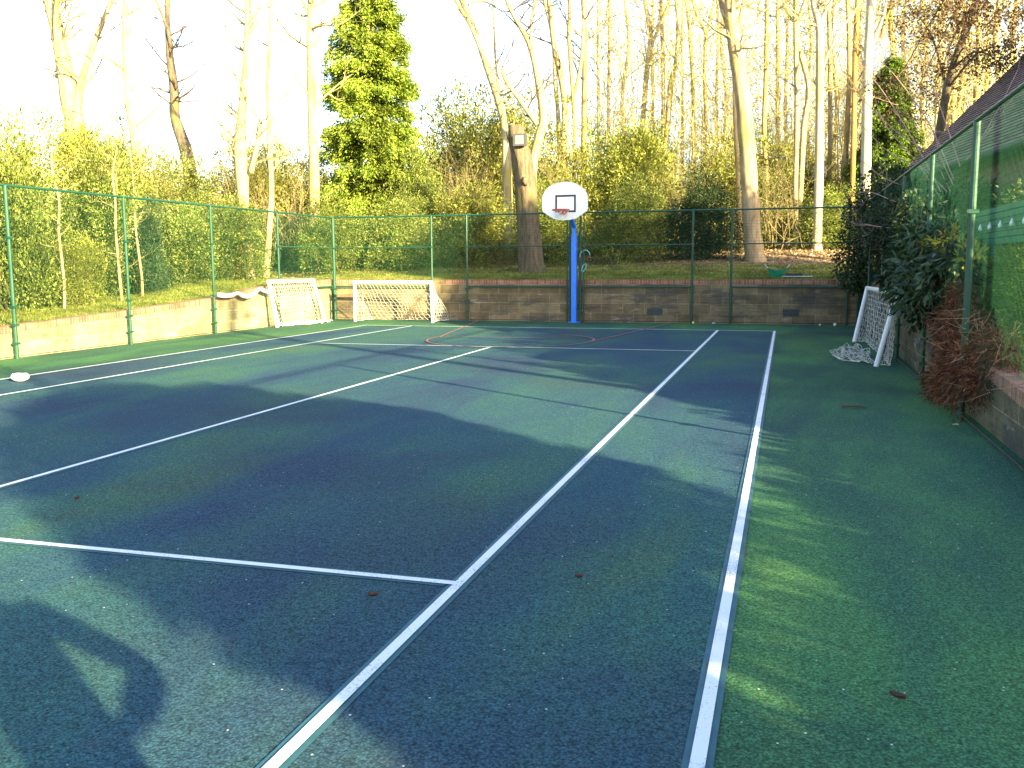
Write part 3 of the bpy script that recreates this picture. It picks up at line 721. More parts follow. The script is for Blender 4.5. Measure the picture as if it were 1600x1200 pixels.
# ------------------------------------------------------------------ basketball hoop
def hoop():
    bx, by = -.13, 2.55
    root = empty('basketball_hoop', (bx, by, 0), 'basketball hoop with white fan backboard on a blue steel post', 'basketball hoop')
    p = MB().box(-.075, .075, -.075, .075, 0, 2.52); bevel(p.build('post', BLUE_M, root), .012)
    bp = MB().box(-.16, .16, -.14, .14, .0, .018); bp.build('base_plate', BLUE_M, root)
    mb = MB(); w_ = .05                                       # inner stem and cranked arm
    def quadbar(pts, hw, hd):
        vs = []; m2 = MB()
        for i, q in enumerate(pts):
            vs += [(q[0]-hw, q[1]-hd, q[2]-hd*.6), (q[0]+hw, q[1]-hd, q[2]-hd*.6), (q[0]+hw, q[1]+hd, q[2]+hd*.6), (q[0]-hw, q[1]+hd, q[2]+hd*.6)]
        fs = [(3, 2, 1, 0), tuple(4*(len(pts)-1)+k for k in range(4))]
        for i in range(len(pts)-1):
            for j in range(4): fs.append((4*i+j, 4*i+(j+1) % 4, 4*i+4+(j+1) % 4, 4*i+4+j))
        return m2.add(vs, fs)
    c = at(882.5, 315, 1.55); ox, oz = c.x-bx, c.z
    quadbar([(0, 0, 2.45), (0, 0, 2.72), (ox*.55, -.42, 3.02), (ox, -.90, 3.16)], .048, .055).build('cranked_arm', BLUE_M, root)
    quadbar([(ox*.2, -.1, 3.25), (ox, -.90, 3.45)], .02, .02)
    yb = 1.55-by
    W_, H_ = .64, .50
    prof = [(-W_, -.20), (-W_*.96, -.27), (-W_*.50, -.46), (-W_*.2, -.50), (W_*.2, -.50), (W_*.50, -.46), (W_*.96, -.27), (W_, -.20), (W_, .10), (W_*.96, .2)]
    prof += [(W_*.96*math.cos(a), .13+.40*math.sin(a)) for a in np.linspace(.25, math.pi-.25, 22)] + [(-W_*.96, .2), (-W_, .10)]
    n = len(prof); vs = [(ox+x, yb, oz+z) for x, z in prof]+[(ox+x, yb+.03, oz+z) for x, z in prof]
    bb = MB().add(vs, [tuple(range(n)), tuple(reversed(range(n, 2*n)))]+[(i, n+i, n+(i+1) % n, (i+1) % n) for i in range(n)]).build('backboard', WHITE_M, root)
    BLK = m_plain('black_line_paint', (.03, .02, .03), .6); fr = MB(); y0, y1 = yb-.003, yb+.001
    a, b_, c_, d_ = -.23, .36-.02, -.30+.02, .17
    a, b_ = -.29, .305
    a, b_, c_, d_ = ox-.27, ox+.31, oz-.29, oz+.18
    fr.box(a, b_, y0, y1, d_-.05, d_).box(a, b_, y0, y1, c_, c_+.05).box(a, a+.05, y0, y1, c_+.05, d_-.05).box(b_-.05, b_, y0, y1, c_+.05, d_-.05)
    fr.build('target_square', BLK, bb)
    OR = m_plain('orange_steel', (.42, .05, .025), .5, .1)
    rx, rz, R = ox-.02, oz-.245, .225
    ring = [(rx+R*math.cos(t), yb-.16-R+R*math.sin(t)*1.0, rz) for t in np.linspace(0, 2*math.pi, 33)]
    MB().tube(ring, .019, 8, False).build('rim', OR, root, True)
    bevel(MB().box(rx-.07, rx+.07, yb-.16, yb-.004, rz-.10, rz+.012).build('rim_bracket', OR, root), .005)
    nb = MB(); nn = 12; lv = [(0, R), (.1, R*.9), (.2, R*.75), (.3, R*.62), (.36, R*.58)]
    for k in range(nn):
        for s_ in (-1, 1):
            pts = []
            for i, (dz, r) in enumerate(lv):
                t = 2*math.pi*(k+s_*.5*(i))/nn; pts.append((rx+r*math.cos(t), yb-.16-R+r*math.sin(t), rz-dz*.62))
            nb.tube(pts, .0035, 3, False)
    nb.build('net', NET_M, root)
hoop()

# ------------------------------------------------------------------ football goals
def net_surface(fn, nu, nv, r, rng, mess=.0):
    """fn(u, v) -> Vector; knotted net drawn as two families of wandering twines"""
    mb = MB(); G = [[fn(i/nu, j/nv)+Vector((rng.gauss(0, mess), rng.gauss(0, mess), rng.gauss(0, mess*.6))) for j in range(nv+1)] for i in range(nu+1)]
    for i in range(nu+1): mb.tube(G[i], r, 3, False)
    for j in range(nv+1): mb.tube([G[i][j] for i in range(nu+1)], r, 3, False)
    for v in range(len(mb.v)):
        if mb.v[v][2] < .02: mb.v[v] = (mb.v[v][0], mb.v[v][1], .02+abs(mb.v[v][0]*7 % .03))
    return mb
def goal(label, BL, BR, TL, TR, back, seed, hang, pr=.04, spill=None, stays=(1,)):
    """corner points of the front frame; back: vector from the foot of the frame to the rear of the net"""
    rng = random.Random(seed); BL, BR, TL, TR, back = map(Vector, (BL, BR, TL, TR, back))
    o = (BL+BR)/2; o.z = 0; root = empty('football_goal', tuple(o), label, 'goal', 'small white football goals')
    inv = -o; r2 = pr
    MB().tube([BL+inv, TL+inv], r2, 12).build('goal_post', WHITE_M, root, False)
    MB().tube([BR+inv, TR+inv], r2, 12).build('goal_post', WHITE_M, root, False)
    e = (TR-TL).normalized()*r2*1.2
    MB().tube([TL+inv-e, TR+inv+e], r2*1.05, 12).build('crossbar', WHITE_M, root, False)
    for s_ in stays:
        a, b_ = ((TL, BL), (TR, BR))[s_]; q = b_+back*.62+(BR-BL)*(.10 if s_ == 0 else -.10); q.z = .05
        MB().tube([a+inv, q+inv], .012, 6).build('rear_stay', DARK_M, root)
    def f(u, v):
        top = TL.lerp(TR, u)-Vector((0, 0, .05)); bot = BL.lerp(BR, u)+back
        p = top.lerp(bot, v); sag = hang*math.sin(math.pi*min(1, v*1.1))
        p += back.normalized()*sag*(.4+.3*math.sin(u*9+seed)); p.z -= .0
        p += (BR-BL).normalized()*.10*math.sin(v*5+u*11)*v
        return p+inv
    L = (BR-BL).length; nu = int(L/.115)
    net_surface(f, nu, 12, .0042, rng, .012).build('back_net', NET_M, root)
    for s_ in (0, 1):
        t, b_ = ((TL, BL), (TR, BR))[s_]
        def g(u, v):
            a = t.lerp(b_, v); c = (t-Vector((0, 0, .05))).lerp(b_+back, v)
            p = a.lerp(c, u); p += (BR-BL).normalized()*(.07 if s_ else -.07)*math.sin(u*math.pi)*math.sin(v*4+1)
            return p+inv
        net_surface(g, 7, 12, .0042, rng, .014).build('side_net', NET_M, root)
    if spill:
        net_surface(lambda u, v: spill(u, v)+inv, 16, 14, .0045, rng, .03).build('spilled_net', NET_M, root)
    return root
g2l, g2r = at(555, 503, 1.7), at(675.5, 504.5, 1.6)
goal('small white goal standing upright against the far fence', (g2l.x, 1.7, 0), (g2r.x, 1.62, 0), (g2l.x+.0, 1.72, 1.17), (g2r.x-.04, 1.64, 1.17), (.22, .85, 0), 3, .08, .042, stays=(0,))
g1l = at(431, 512, -1.25)
goal('white goal leaning back against the left fence in the corner', (-7.52, -1.3, .01), (-7.57, 1.55, .03), tuple(atX(420, 440, -7.70)), tuple(atX(489, 438, -7.72)), (-.12, .30, 0), 5, .05, .044,
     spill=lambda u, v: Vector((-7.55+.55*v*(.5+.5*math.sin(u*3)), -1.15+2.5*u, .03+.05*abs(math.sin(u*17+v*9)))), stays=(0, 1))
goal('white goal tilted against the right fence with its net spilling onto the court', (7.14, -2.95, .0), (7.16, -7.8, .0), tuple(atX(1355, 450, 7.42)), tuple(atX(1402, 458, 7.45)), (.22, 0, 0), 8, .03, .042,
     spill=lambda u, v: Vector((7.15-.66*v*max(0, math.sin(.35+u*2.3))-.06*math.sin(u*9), -7.6+3.2*u-1.0*v*(u-.3), .03+.09*abs(math.sin(u*13+v*7)*math.cos(v*5)))), stays=(1,))

# ------------------------------------------------------------------ loose things
hp = [(341, 460.5), (350, 462), (362, 461.5), (371, 457.5), (377, 461.5), (386, 463.5), (396, 460), (403, 453), (406, 451.5), (412, 454), (419, 457)]
MBh = MB().tube([tuple(atX(x, y, XL+.07)) for x, y in hp], [.055, .06, .055, .04, .055, .06, .055, .045, .045, .055, .05], 10)
tag(MBh.build('rolled_net', m_plain('off_white_cloth', (.66, .63, .58), .85, .2, 18, bump=.5), None, True), 'white rolled up net hanging in loops along the left fence', 'net')
def ball(name, label, p, r, col, cat='ball', squash=(1, 1, 1)):
    me = bpy.data.meshes.new(name); bm = bmesh.new(); bmesh.ops.create_icosphere(bm, subdivisions=4, radius=r)
    for v in bm.verts:
        d = v.co.normalized(); k = 1+.012*math.sin(d.x*9)*math.sin(d.y*8)*math.cos(d.z*7)
        v.co = Vector((v.co.x*squash[0]*k, v.co.y*squash[1]*k, v.co.z*squash[2]*k))
        if squash[2] < .8 and v.co.z > r*squash[2]*.72: v.co.z = r*squash[2]*.72+(v.co.z-r*squash[2]*.72)*.2-.01*(1-d.x*d.x)
    bm.to_mesh(me); bm.free(); me.materials.append(m_plain(name+'_skin', col, .55, .08, 12, bump=.1))
    for q in me.polygons: q.use_smooth = True
    o = link_mesh(name, me); o.location = p; return tag(o, label, cat)
c = at(36, 594, -12.75); ball('deflated_ball', 'white half deflated ball lying on the left sideline', (c.x, -12.8, .072), .128, (.8, .78, .74), squash=(1.05, .9, .58))
ball('small_ball', 'small white ball at the foot of the far right wall', (7.0, 2.3, .045), .045, (.75, .75, .75))
ball('small_ball', 'yellow tennis ball at the foot of the fence post right of the hoop', (3.27, 2.5, .035), .035, (.62, .60, .18))
ball('small_ball', 'pale squashed ball by the far wall between two fence posts', (3.83, 2.5, .03), .04, (.5, .5, .5), squash=(1.2, 1, .7))
ball('small_ball', 'tiny cream ball near the far right wall, left of the small white one', (6.62, 2.35, .03), .032, (.66, .62, .55))
LEAFY = m_plain('dry_leaf', (.07, .035, .022), .8, .4, 30)
def dry_leaf(label, x, y, s_, rz, mat=LEAFY):
    mb = MB(); n = 9; vs = []
    for i in range(n):
        t = i/(n-1); wd = s_*.42*math.sin(math.pi*t)**.7; xx = (t-.5)*s_*1.2; z = .012+.025*s_/.06*(t-.5)**2
        vs += [(xx, -wd, z+.014), (xx, 0, z), (xx, wd, z+.018)]
    fs = []
    for i in range(n-1):
        for j in range(2): fs.append((3*i+j, 3*i+j+1, 3*i+4+j, 3*i+3+j))
    o = mb.add(vs, fs).build('dry_leaf', mat); o.location = (x, y, .008); o.rotation_euler = (0, 0, rz); return tag(o, label, 'leaf')
dry_leaf('brown leaf lying below the near service line', 3.77, -19.71, .04, .5)
dry_leaf('brown leaf near the left edge between the centre and service lines', .89, -18.47, .05, 1.9)
dry_leaf('curled dark brown leaf on the green surround at lower right', 6.18, -20.19, .055, 2.6)
dry_leaf('small orange leaf right of the singles sideline', 4.71, -19.16, .035, .1)
dry_leaf('pale leaf at the foot of the right fence', 7.42, -13.6, .07, .8, m_plain('bleached_leaf', (.42, .36, .25), .8, .3, 30))
dk = MB().tube([(6.38, -12.48, .02), (6.52, -12.50, .028), (6.66, -12.49, .018)], [.012, .016, .008], 6).build('twig', TWIG_D); tag(dk, 'short dark twig lying on the green surround at right', 'twig')
CY = m_plain('cyan_plastic', (.10, .42, .45), .5, .1)
for k, (lab, pts) in enumerate((('upper pale blue hose loop hooked on the fence beside the hoop', [(906, 402), (907, 396), (911, 392), (916, 391), (920, 394), (922, 399)]),
                 ('lower pale blue hose loop hooked on the fence beside the hoop', [(908, 424), (910, 418), (914, 412), (916, 414), (914, 420), (910, 426)]))):
    tag(MB().tube([p for p, _ in cr([(at(x, y, YF-.05), .012) for x, y in pts], 4)], .014, 6).build('hose_loop', CY, None, True), lab, 'hose')
# garden trug, dark crate and pole on top of the far wall
def trug():
    c = at(1214, 432, 3.6); z0 = hg(c.x, 3.6)-.0; z0 = max(z0, c.z-.06)
    root = empty('garden_trug', (c.x, 3.6, z0), 'green garden trug with pale handles on the bank behind the far wall', 'bucket')
    mb = MB(); n = 24; prof = [(.0, .15, .0), (.05, .17, .0), (.24, .24, .0), (.25, .25, 0), (.235, .235, 0), (.06, .155, 0)]
    rings = [(.0, .155), (.08, .19), (.24, .25), (.262, .262), (.24, .235), (.05, .17)]
    for z, r in rings:
        for j in range(n): mb.v.append((r*math.cos(6.283*j/n)*1.05, r*math.sin(6.283*j/n)*.85, z*(1+.12*math.cos(6.283*j/n*2))))
    for i in range(len(rings)-1):
        for j in range(n): mb.f.append((i*n+j, i*n+(j+1) % n, (i+1)*n+(j+1) % n, (i+1)*n+j))
    mb.f.append(tuple(range((len(rings)-1)*n, len(rings)*n)))
    mb.build('tub', m_plain('green_rubber', (.02, .30, .16), .5, .15), root, True)
    for s_ in (-1, 1):
        MB().tube([(s_*.25, -.09, .27), (s_*.31, -.06, .34), (s_*.33, 0, .37), (s_*.31, .06, .34), (s_*.25, .09, .27)], .016, 8).build('handle', m_plain('pale_rubber', (.45, .50, .60), .5), root, True)
trug()
c = at(1240, 435, 3.45); cr_ = empty('crate', (c.x, 3.45, max(hg(c.x, 3.45)-.01, c.z-.03)), 'dark brown low crate beside the green trug on the bank', 'crate')
BR_ = m_plain('dark_brown_plastic', (.05, .03, .028), .6, .2)
bevel(MB().box(-.23, .23, -.15, .15, 0, .02).build('bottom', BR_, cr_), .004)
for x0, x1, y0, y1 in ((-.23, .23, -.15, -.135), (-.23, .23, .135, .15), (-.23, -.215, -.133, .133), (.215, .23, -.133, .133)):
    bevel(MB().box(x0, x1, y0, y1, .022, .15).build('side', BR_, cr_), .004)
a, b_ = at(1222, 432, 3.2), at(1270, 432, 3.3)
tag(MB().tube([(a.x, 3.25, a.z), (b_.x, 3.25, b_.z)], .016, 8).build('pole', m_plain('bare_aluminium', (.55, .56, .6), .35, .1, metal=.7)), 'silver pole lying on the bank behind the dark crate', 'pole')

# ------------------------------------------------------------------ house with the tiled roof on the right
def house():
    ux, uy = math.sin(RAD(171.5)), math.cos(RAD(171.5))          # along the eaves, towards the camera
    vx, vy = .989, .148                                             # up the roof
    o = Vector((8.06, .14, 0)); root = empty('house', (o.x, o.y, 0), 'house with a dark brown tiled roof behind the right fence', 'house')
    M = NT('brown_clay_tiles'); tc = M.n('ShaderNodeTexCoord'); br = M.n('ShaderNodeTexBrick'); M.L(tc.outputs['Object'], br.inputs['Vector'])
    br.inputs['Scale'].default_value = 1; br.inputs['Brick Width'].default_value = .17; br.inputs['Row Height'].default_value = .11
    br.inputs['Mortar Size'].default_value = .006; br.inputs['Color1'].default_value = (.10, .055, .05, 1); br.inputs['Color2'].default_value = (.20, .115, .10, 1); br.inputs['Mortar'].default_value = (.015, .012, .015, 1)
    M.base(M.mix(1.0, br.outputs['Color'], M.ramp(M.noise(tc.outputs['Object'], 2, 5), [(.3, .6), (.7, 1.4)]), 'MULTIPLY')); M.rough(.8)
    def P(s, t, z): return Vector((ux*s+vx*t, uy*s+vy*t, z))
    L = 9.2; half = 2.85; z0, z1 = 3.55, 3.55+half*1.02
    # roof slopes: local frame x along eaves, y up the slope, courses stepped as real overlaps
    for side in (0, 1):
        A = P(0, 0 if side == 0 else 2*half, z0); B = P(L, 0 if side == 0 else 2*half, z0); T = P(0, half, z1)
        X = (B-A).normalized(); U = (T-A); SL = U.length; U.normalize(); N = X.cross(U)
        if N.z < 0: N = -N
        mb = MB(); rows = int(SL/.11)
        for r in range(rows):
            y0, y1 = r*.11, r*.11+.125
            for (ya, za, yb2, zb) in ((y0, .022, y1, .004), (y0, .0, y0, .022)):
                mb.add([(0, ya, za), (L, ya, za), (L, yb2, zb), (0, yb2, zb)], [(0, 1, 2, 3)])
        mb.box(.02, L-.02, .02, SL-.03, -.08, -.002)
        ob = mb.build('roof', M.m, root); ob.matrix_local = Matrix(((X.x, U.x, N.x, A.x), (X.y, U.y, N.y, A.y), (X.z, U.z, N.z, A.z), (0, 0, 0, 1)))
    MB().tube([P(-.05, half, z1+.02), P(L+.05, half, z1+.02)], .085, 10).build('ridge_tiles', M.m, root, True)
    wm = m_plain('red_brown_brickwork', (.20, .11, .08), .9, .3, 14)
    vs = []; 
    for s in (.35, L-.35):
        for t in (.4, 2*half-.4): vs += [P(s, t, .4), P(s, t, z0+.33)]
        vs += [P(s, half, z1-.15)]
    MB().add(vs, [(0, 2, 3, 4, 1), (5, 6, 9, 8, 7), (0, 1, 6, 5), (2, 7, 8, 3)]).build('wall', wm, root)
    gut = MB().tube([P(-.05, -.06, z0-.06), P(L+.05, -.06, z0-.06)], .055, 8); gut.build('gutter', DARK_M, root)
    for s in (2.2, 5.6):
        a, b_ = P(s, .385, 1.5), P(s+1.2, .385, 2.7)
        vs = [(a.x, a.y, 1.5), (b_.x, b_.y, 1.5), (b_.x, b_.y, 2.7), (a.x, a.y, 2.7)]
        wd = MB().add(vs, [(0, 1, 2, 3)]).build('window', m_plain('dark_window_glass', (.03, .04, .05), .1), root)
        MB().tube([vs[0], vs[1], vs[2], vs[3], vs[0]], .03, 4).build('frame', WHITE_M, wd)
house()

# green slatted board behind the right fence with white clips
bd = empty('slatted_board', (8.3, -12, 0), 'green horizontal slatted screen behind the upper right fence', 'screen')
SL_M = m_plain('green_stained_board', (.03, .15, .07), .7, .25, 5)
for i in range(6):
    z = 1.90+i*.080; bevel(MB().box(-.02, .02, -.7, 5.0, z, z+.072).build('slat', SL_M, bd), .004)
for y in (-.5, 2.0, 4.5):
    MB().box(.025, .09, y-.04, y+.04, 0, 2.36).build('support_post', SL_M, bd)
for i in range(9):
    y = -12.9+i*.62-(.25 if i > 6 else 0); cl = empty('white_clip', (8.22, y, 2.13), 'white drop shaped clip hanging in a row on the green slatted screen', 'clip', 'white clips on the green screen')
    c = [(0, 0, .05), (0, 0, .03), (0, 0, .0), (0, 0, -.03), (0, 0, -.045)]
    MB().tube(c, [.006, .010, .024, .026, .008], 10).build('bulb', WHITE_M, cl, True); MB().tube([(0, 0, .05), (.03, 0, .075)], .003, 4).build('hook', DARK_M, cl)

# ------------------------------------------------------------------ plants along the right side
def leaf_cloud(lobes, n, per, ln, wd, mat, seed, spr=.08, down=.0, shell=.6):
    rng = np.random.default_rng(seed); P, u = lobes_sample(lobes, n, rng, shell)
    C = np.repeat(P, per, 0); U = np.repeat(u, per, 0); off = unit(len(C), rng)
    C = C+off*spr; D = off*.9+U*.5+np.array([0, 0, -down])+unit(len(C), rng)*.25
    return np_mesh('foliage', leaves(C, D, ln, wd, rng, .2), 4, mat)
def stems(mb, src, ends, r, rng, arch=.3):
    for e in ends:
        e = Vector(e); s_ = Vector(src)+Vector((rng.gauss(0, .1), rng.gauss(0, .1), 0)); m_ = (s_+e)/2+Vector((rng.gauss(0, .1), rng.gauss(0, .1), arch))
        mb.tube([p for p, _ in cr([(s_, r), (m_, r), (e, r)], 5)], [r*(1-.7*i/10) for i in range(11)], 4, False)
def shrub(name, label, base, lobes, n, per, ln, wd, mat, seed, twmat=TWIG_D, cat='bush', nst=14, **kw):
    o = empty(name, base, label, cat); inv = -Vector(base)
    L_ = [(a[0]+inv.x, a[1]+inv.y, a[2]+inv.z, *a[3:]) for a in lobes]
    link_mesh('foliage', leaf_cloud(L_, n, per, ln, wd, mat, seed, **kw), o)
    rng = random.Random(seed); mb = MB(); ends = []
    for i in range(nst):
        a = rng.choice(L_); ends.append((a[0]+rng.uniform(-.6, .6)*a[3], a[1]+rng.uniform(-.6, .6)*a[4], a[2]+rng.uniform(-.5, .8)*a[5]))
    stems(mb, (0, 0, 0), ends, .02, rng); mb.build('stems', twmat, o); return o
shrub('evergreen_bush', 'dark evergreen bush spilling over the far right corner of the fence', (8.4, .3, 1.0),
      [(8.3, .2, 2.2, 1.35, 1.5, 1.25), (7.55, 1.0, 1.75, .75, .9, .75), (8.0, -.8, 3.0, .9, 1.1, .9), (7.6, .9, 2.9, .6, .7, .6), (8.9, .6, 3.3, 1, 1, .8), (7.35, .6, 1.25, .4, .8, .35)], 7000, 3, .085, .045, LEAF_DARK, 91)
shrub('evergreen_bush', 'dark ivy covered bush behind the right fence above the tilted goal', (8.5, -4.2, .9),
      [(8.5, -4.0, 2.0, .85, 1.6, 1.1), (8.2, -2.6, 2.6, .7, 1.2, .9), (8.6, -5.6, 2.4, .75, 1.1, .85), (8.15, -6.6, 1.7, .5, .9, .8), (7.75, -5.6, 2.5, .42, 1.3, .6), (7.7, -7.2, 2.35, .38, .9, .5), (7.6, -3.6, 2.3, .45, 1.2, .6)], 9500, 3, .08, .042, LEAF_DARK, 92)
RHO = m_leaf('large_rhododendron_leaf', (.020, .045, .022), (.035, .07, .030), (.10, .14, .05), rough=.42, trans=.15, spec=.35, clump=2)
shrub('rhododendron', 'rhododendron with long drooping glossy leaves hanging over the right fence', (8.1, -9.6, .6),
      [(7.7, -9.4, 1.65, .5, 1.1, .62), (7.45, -10.2, 1.25, .32, .9, .42), (7.9, -8.2, 1.95, .5, 1.1, .5), (7.65, -11.2, 1.55, .35, .7, .42), (7.6, -7.4, 1.45, .42, .8, .5)], 720, 8, .165, .048, RHO, 93, spr=.095, down=.55, shell=.5)
YEL = m_leaf('sunlit_tone_leaf', (.30, .28, .03), (.45, .42, .05), (.55, .50, .12), trans=.45, clump=3)  # yellow puts the sun on the rhododendron's top leaves into the colour
shrub('sunlit_tone_leaves', 'leaves coloured sunlit yellow green on top of the glossy rhododendron at right', (7.75, -11.0, 1.5),
      [(7.62, -11.0, 1.98, .16, .55, .14), (7.75, -11.9, 1.75, .16, .4, .2), (7.6, -9.9, 1.95, .14, .3, .1)], 44, 7, .11, .03, YEL, 94, spr=.06, down=-.15, cat='plant', nst=8)
# dead brown bracken hanging through the fence
def bracken():
    base = (7.75, -12.3, .5); root = empty('dead_bracken', base, 'rust brown dead bracken heap hanging through the right fence', 'dead plant'); rng = random.Random(31)
    for k, (nm, mt, nn) in enumerate((('dead_fronds', m_leaf('rust_frond', (.075, .024, .012), (.17, .060, .030), (.34, .16, .075), trans=.3, clump=3), 1), ('dead_stalks', m_plain('dead_stalk', (.24, .13, .075), .8, .4, 8), 2))):
        if k == 0:
            lob = [(-.10, .3, .35, .26, .95, .36), (-.2, -.5, .0, .20, 1.0, .40), (-.02, .9, .50, .18, .50, .24), (.05, -1.2, .25, .24, .7, .26), (-.22, .6, -.30, .15, .8, .28), (-.12, -1.3, -.05, .12, .4, .2), (-.1, .2, .75, .15, .35, .2)]
            link_mesh(nm, leaf_cloud(lob, 2600, 5, .085, .012, mt, 95, spr=.09, down=.5, shell=.35), root)
        else:
            mb = MB()
            for i in range(340):
                p = Vector((rng.gauss(-.05, .12), rng.gauss(-.2, .8), rng.uniform(-.3, .7))); d = Vector((rng.gauss(-.25, .3), rng.gauss(-.1, .45), rng.uniform(-1, .35)))
                twig_mesh(mb, p, d, rng.uniform(.15, .42), .0045, rng, 0, 3)
            tag(mb.build(nm, mt, root), kind='stuff')
bracken()
HEDGE = m_leaf('fine_hedge_leaf', (.08, .15, .02), (.22, .30, .05), (.48, .48, .10), trans=.6, clump=2.5)
for i, (y, x, h_) in enumerate(((-12.6, 8.55, 1.9), (-11.4, 8.6, 1.9), (-10.2, 8.6, 1.9), (-9.0, 8.6, 1.9))):
    labs = ('fine leaved sunlit hedge plant at the right edge of the photo', 'fine leaved hedge plant behind the nearest full fence post at right',
            'fine leaved hedge plant behind the brown bracken', 'fine leaved hedge plant below the far end of the green screen')
    shrub('hedge_plant', labs[i], (x, y, .45), [(x, y, 1.2, .48, 1.0, .62), (x-.1, y+.5, .95, .42, .6, .45), (x, y-.4, 1.5, .4, .7, .38)], 5200, 3, .06, .020, HEDGE, 100+i, spr=.05)
tall = m_leaf('shade_hedge_leaf', (.03, .07, .025), (.09, .13, .04), (.24, .26, .08), trans=.3)
for i, (y, x) in enumerate(((-11.0, 9.6), (-8.6, 9.1), (-6.2, 8.9))):
    shrub('tall_hedge_plant', ('tall dark shrub behind the green screen at the right edge of the photo', 'tall dark shrub behind the green screen right of the nearest fence post', 'tall dark shrub beneath the eaves beyond the green screen')[i],
          (x, y, .4), [(x, y, 1.6, .55, 1.5, 1.15), (x+.2, y+.5, 2.2, .5, 1.0, .7)], 3600, 3, .10, .045, tall, 110+i)
# arching bramble stems
rng_ = random.Random(8); root = empty('bramble', (7.9, -6.5, 1.2), 'arching bare pinkish bramble stems above the dark bushes at right', 'bramble'); mb = MB(); inv = -Vector(root.location)
for pts in ([(1485, 300), (1455, 245), (1400, 205), (1352, 160), (1330, 140)], [(1480, 330), (1440, 300), (1385, 280), (1345, 250)], [(1470, 300), (1425, 215), (1370, 130), (1335, 100)],
            [(1490, 280), (1450, 190), (1400, 120), (1375, 95)], [(1475, 320), (1410, 318), (1360, 300), (1330, 305)], [(1500, 260), (1470, 170), (1440, 90), (1425, 40)], [(1450, 330), (1400, 355), (1350, 350)],
            [(1480, 300), (1440, 262), (1392, 240), (1340, 190)], [(1520, 240), (1560, 170), (1590, 110)], [(1510, 250), (1545, 205), (1600, 130)], [(1490, 290), (1465, 230), (1462, 160), (1480, 120)], [(1470, 310), (1430, 250), (1380, 190), (1360, 120)]):
    c = cr([(at(x, y, -6.5+.55*i+rng_.gauss(0, .12)), .012*(1-.17*i)) for i, (x, y) in enumerate(pts)], 5)
    mb.tube([p+inv for p, _ in c], [r for _, r in c], 4, False)
    for k in range(7):
        j = rng_.randint(3, len(c)-1); twig_mesh(mb, c[j][0]+inv, (rng_.gauss(0, 1), rng_.gauss(0, .6), rng_.gauss(.2, .8)), rng_.uniform(.3, .8), .005, rng_, 1, 3)
tag(mb.build('stems', m_plain('pinkish_cane', (.30, .17, .14), .7, .3, 6), root), kind='stuff')
# small leaved tree leaning in over the roof
def overhang():
    base = (9.2, 2.6, 1.0); o = empty('beech_tree', base, 'dark small leaved tree hanging over the tiled roof at top right', 'tree'); inv = -Vector(base)
    c = cr([(Vector((0, 0, 0)), .14), (Vector((.1, .1, 3)), .12), (Vector((.3, -.5, 5.4)), .10), (Vector((1.0, -1.2, 7.6)), .07), (Vector((1.6, -1.8, 9.5)), .04)], 5)
    MB().tube([p for p, _ in c], [r for _, r in c], 10).build('trunk', BARK_DARK, o, True)
    rng = random.Random(77); tw = MB(); tips = []
    spots = [(1445, 60, 1.2), (1500, 40, 1.0), (1555, 30, 1.5), (1470, 110, 2.0), (1520, 90, .5), (1580, 70, 0), (1430, 20, 1.5), (1400, 130, 3.0), (1455, 150, 3.5), (1540, 10, 1), (1598, 20, 0), (1415, 180, 3.6), (1490, 10, 1.6), (1565, 100, -.5)]
    for px, py, y in spots:
        e = at(px, py, y)+inv; s_ = c[rng.randint(8, 18)][0]; m_ = (s_+e)/2+Vector((0, 0, .35))
        q = cr([(s_, .035), (m_, .022), (e, .008)], 4); tw.tube([p for p, _ in q], [r for _, r in q], 5, False)
        for k in range(5):
            twig_mesh(tw, q[rng.randint(3, 8)][0], (rng.gauss(0, 1), rng.gauss(0, 1), rng.gauss(0, .5)), rng.uniform(.6, 1.3), .009, rng, 1, 3)
        tips.append((e.x, e.y, e.z, .85, .9, .42))
    tag(tw.build('twigs', TWIG_D, o), kind='stuff')
    link_mesh('foliage', leaf_cloud(tips, 1900, 3, .075, .045, LEAF_BROWN, 96, spr=.09, shell=.3), o)
overhang()
mp = at(1378, 445, -1.0)
bevel(MB().tube([(mp.x+.9, -1.0, .9), (mp.x+.9, -1.02, 1.5), (mp.x+.88, -1.0, 1.95)], [.07, .068, .062], 10).build('mossy_post', m_plain('mossy_wood', (.13, .18, .05), .9, .4, 9)), .01)
tag(bpy.data.objects['mossy_post'], 'short mossy green post behind the right fence beside the tilted goal', 'post')

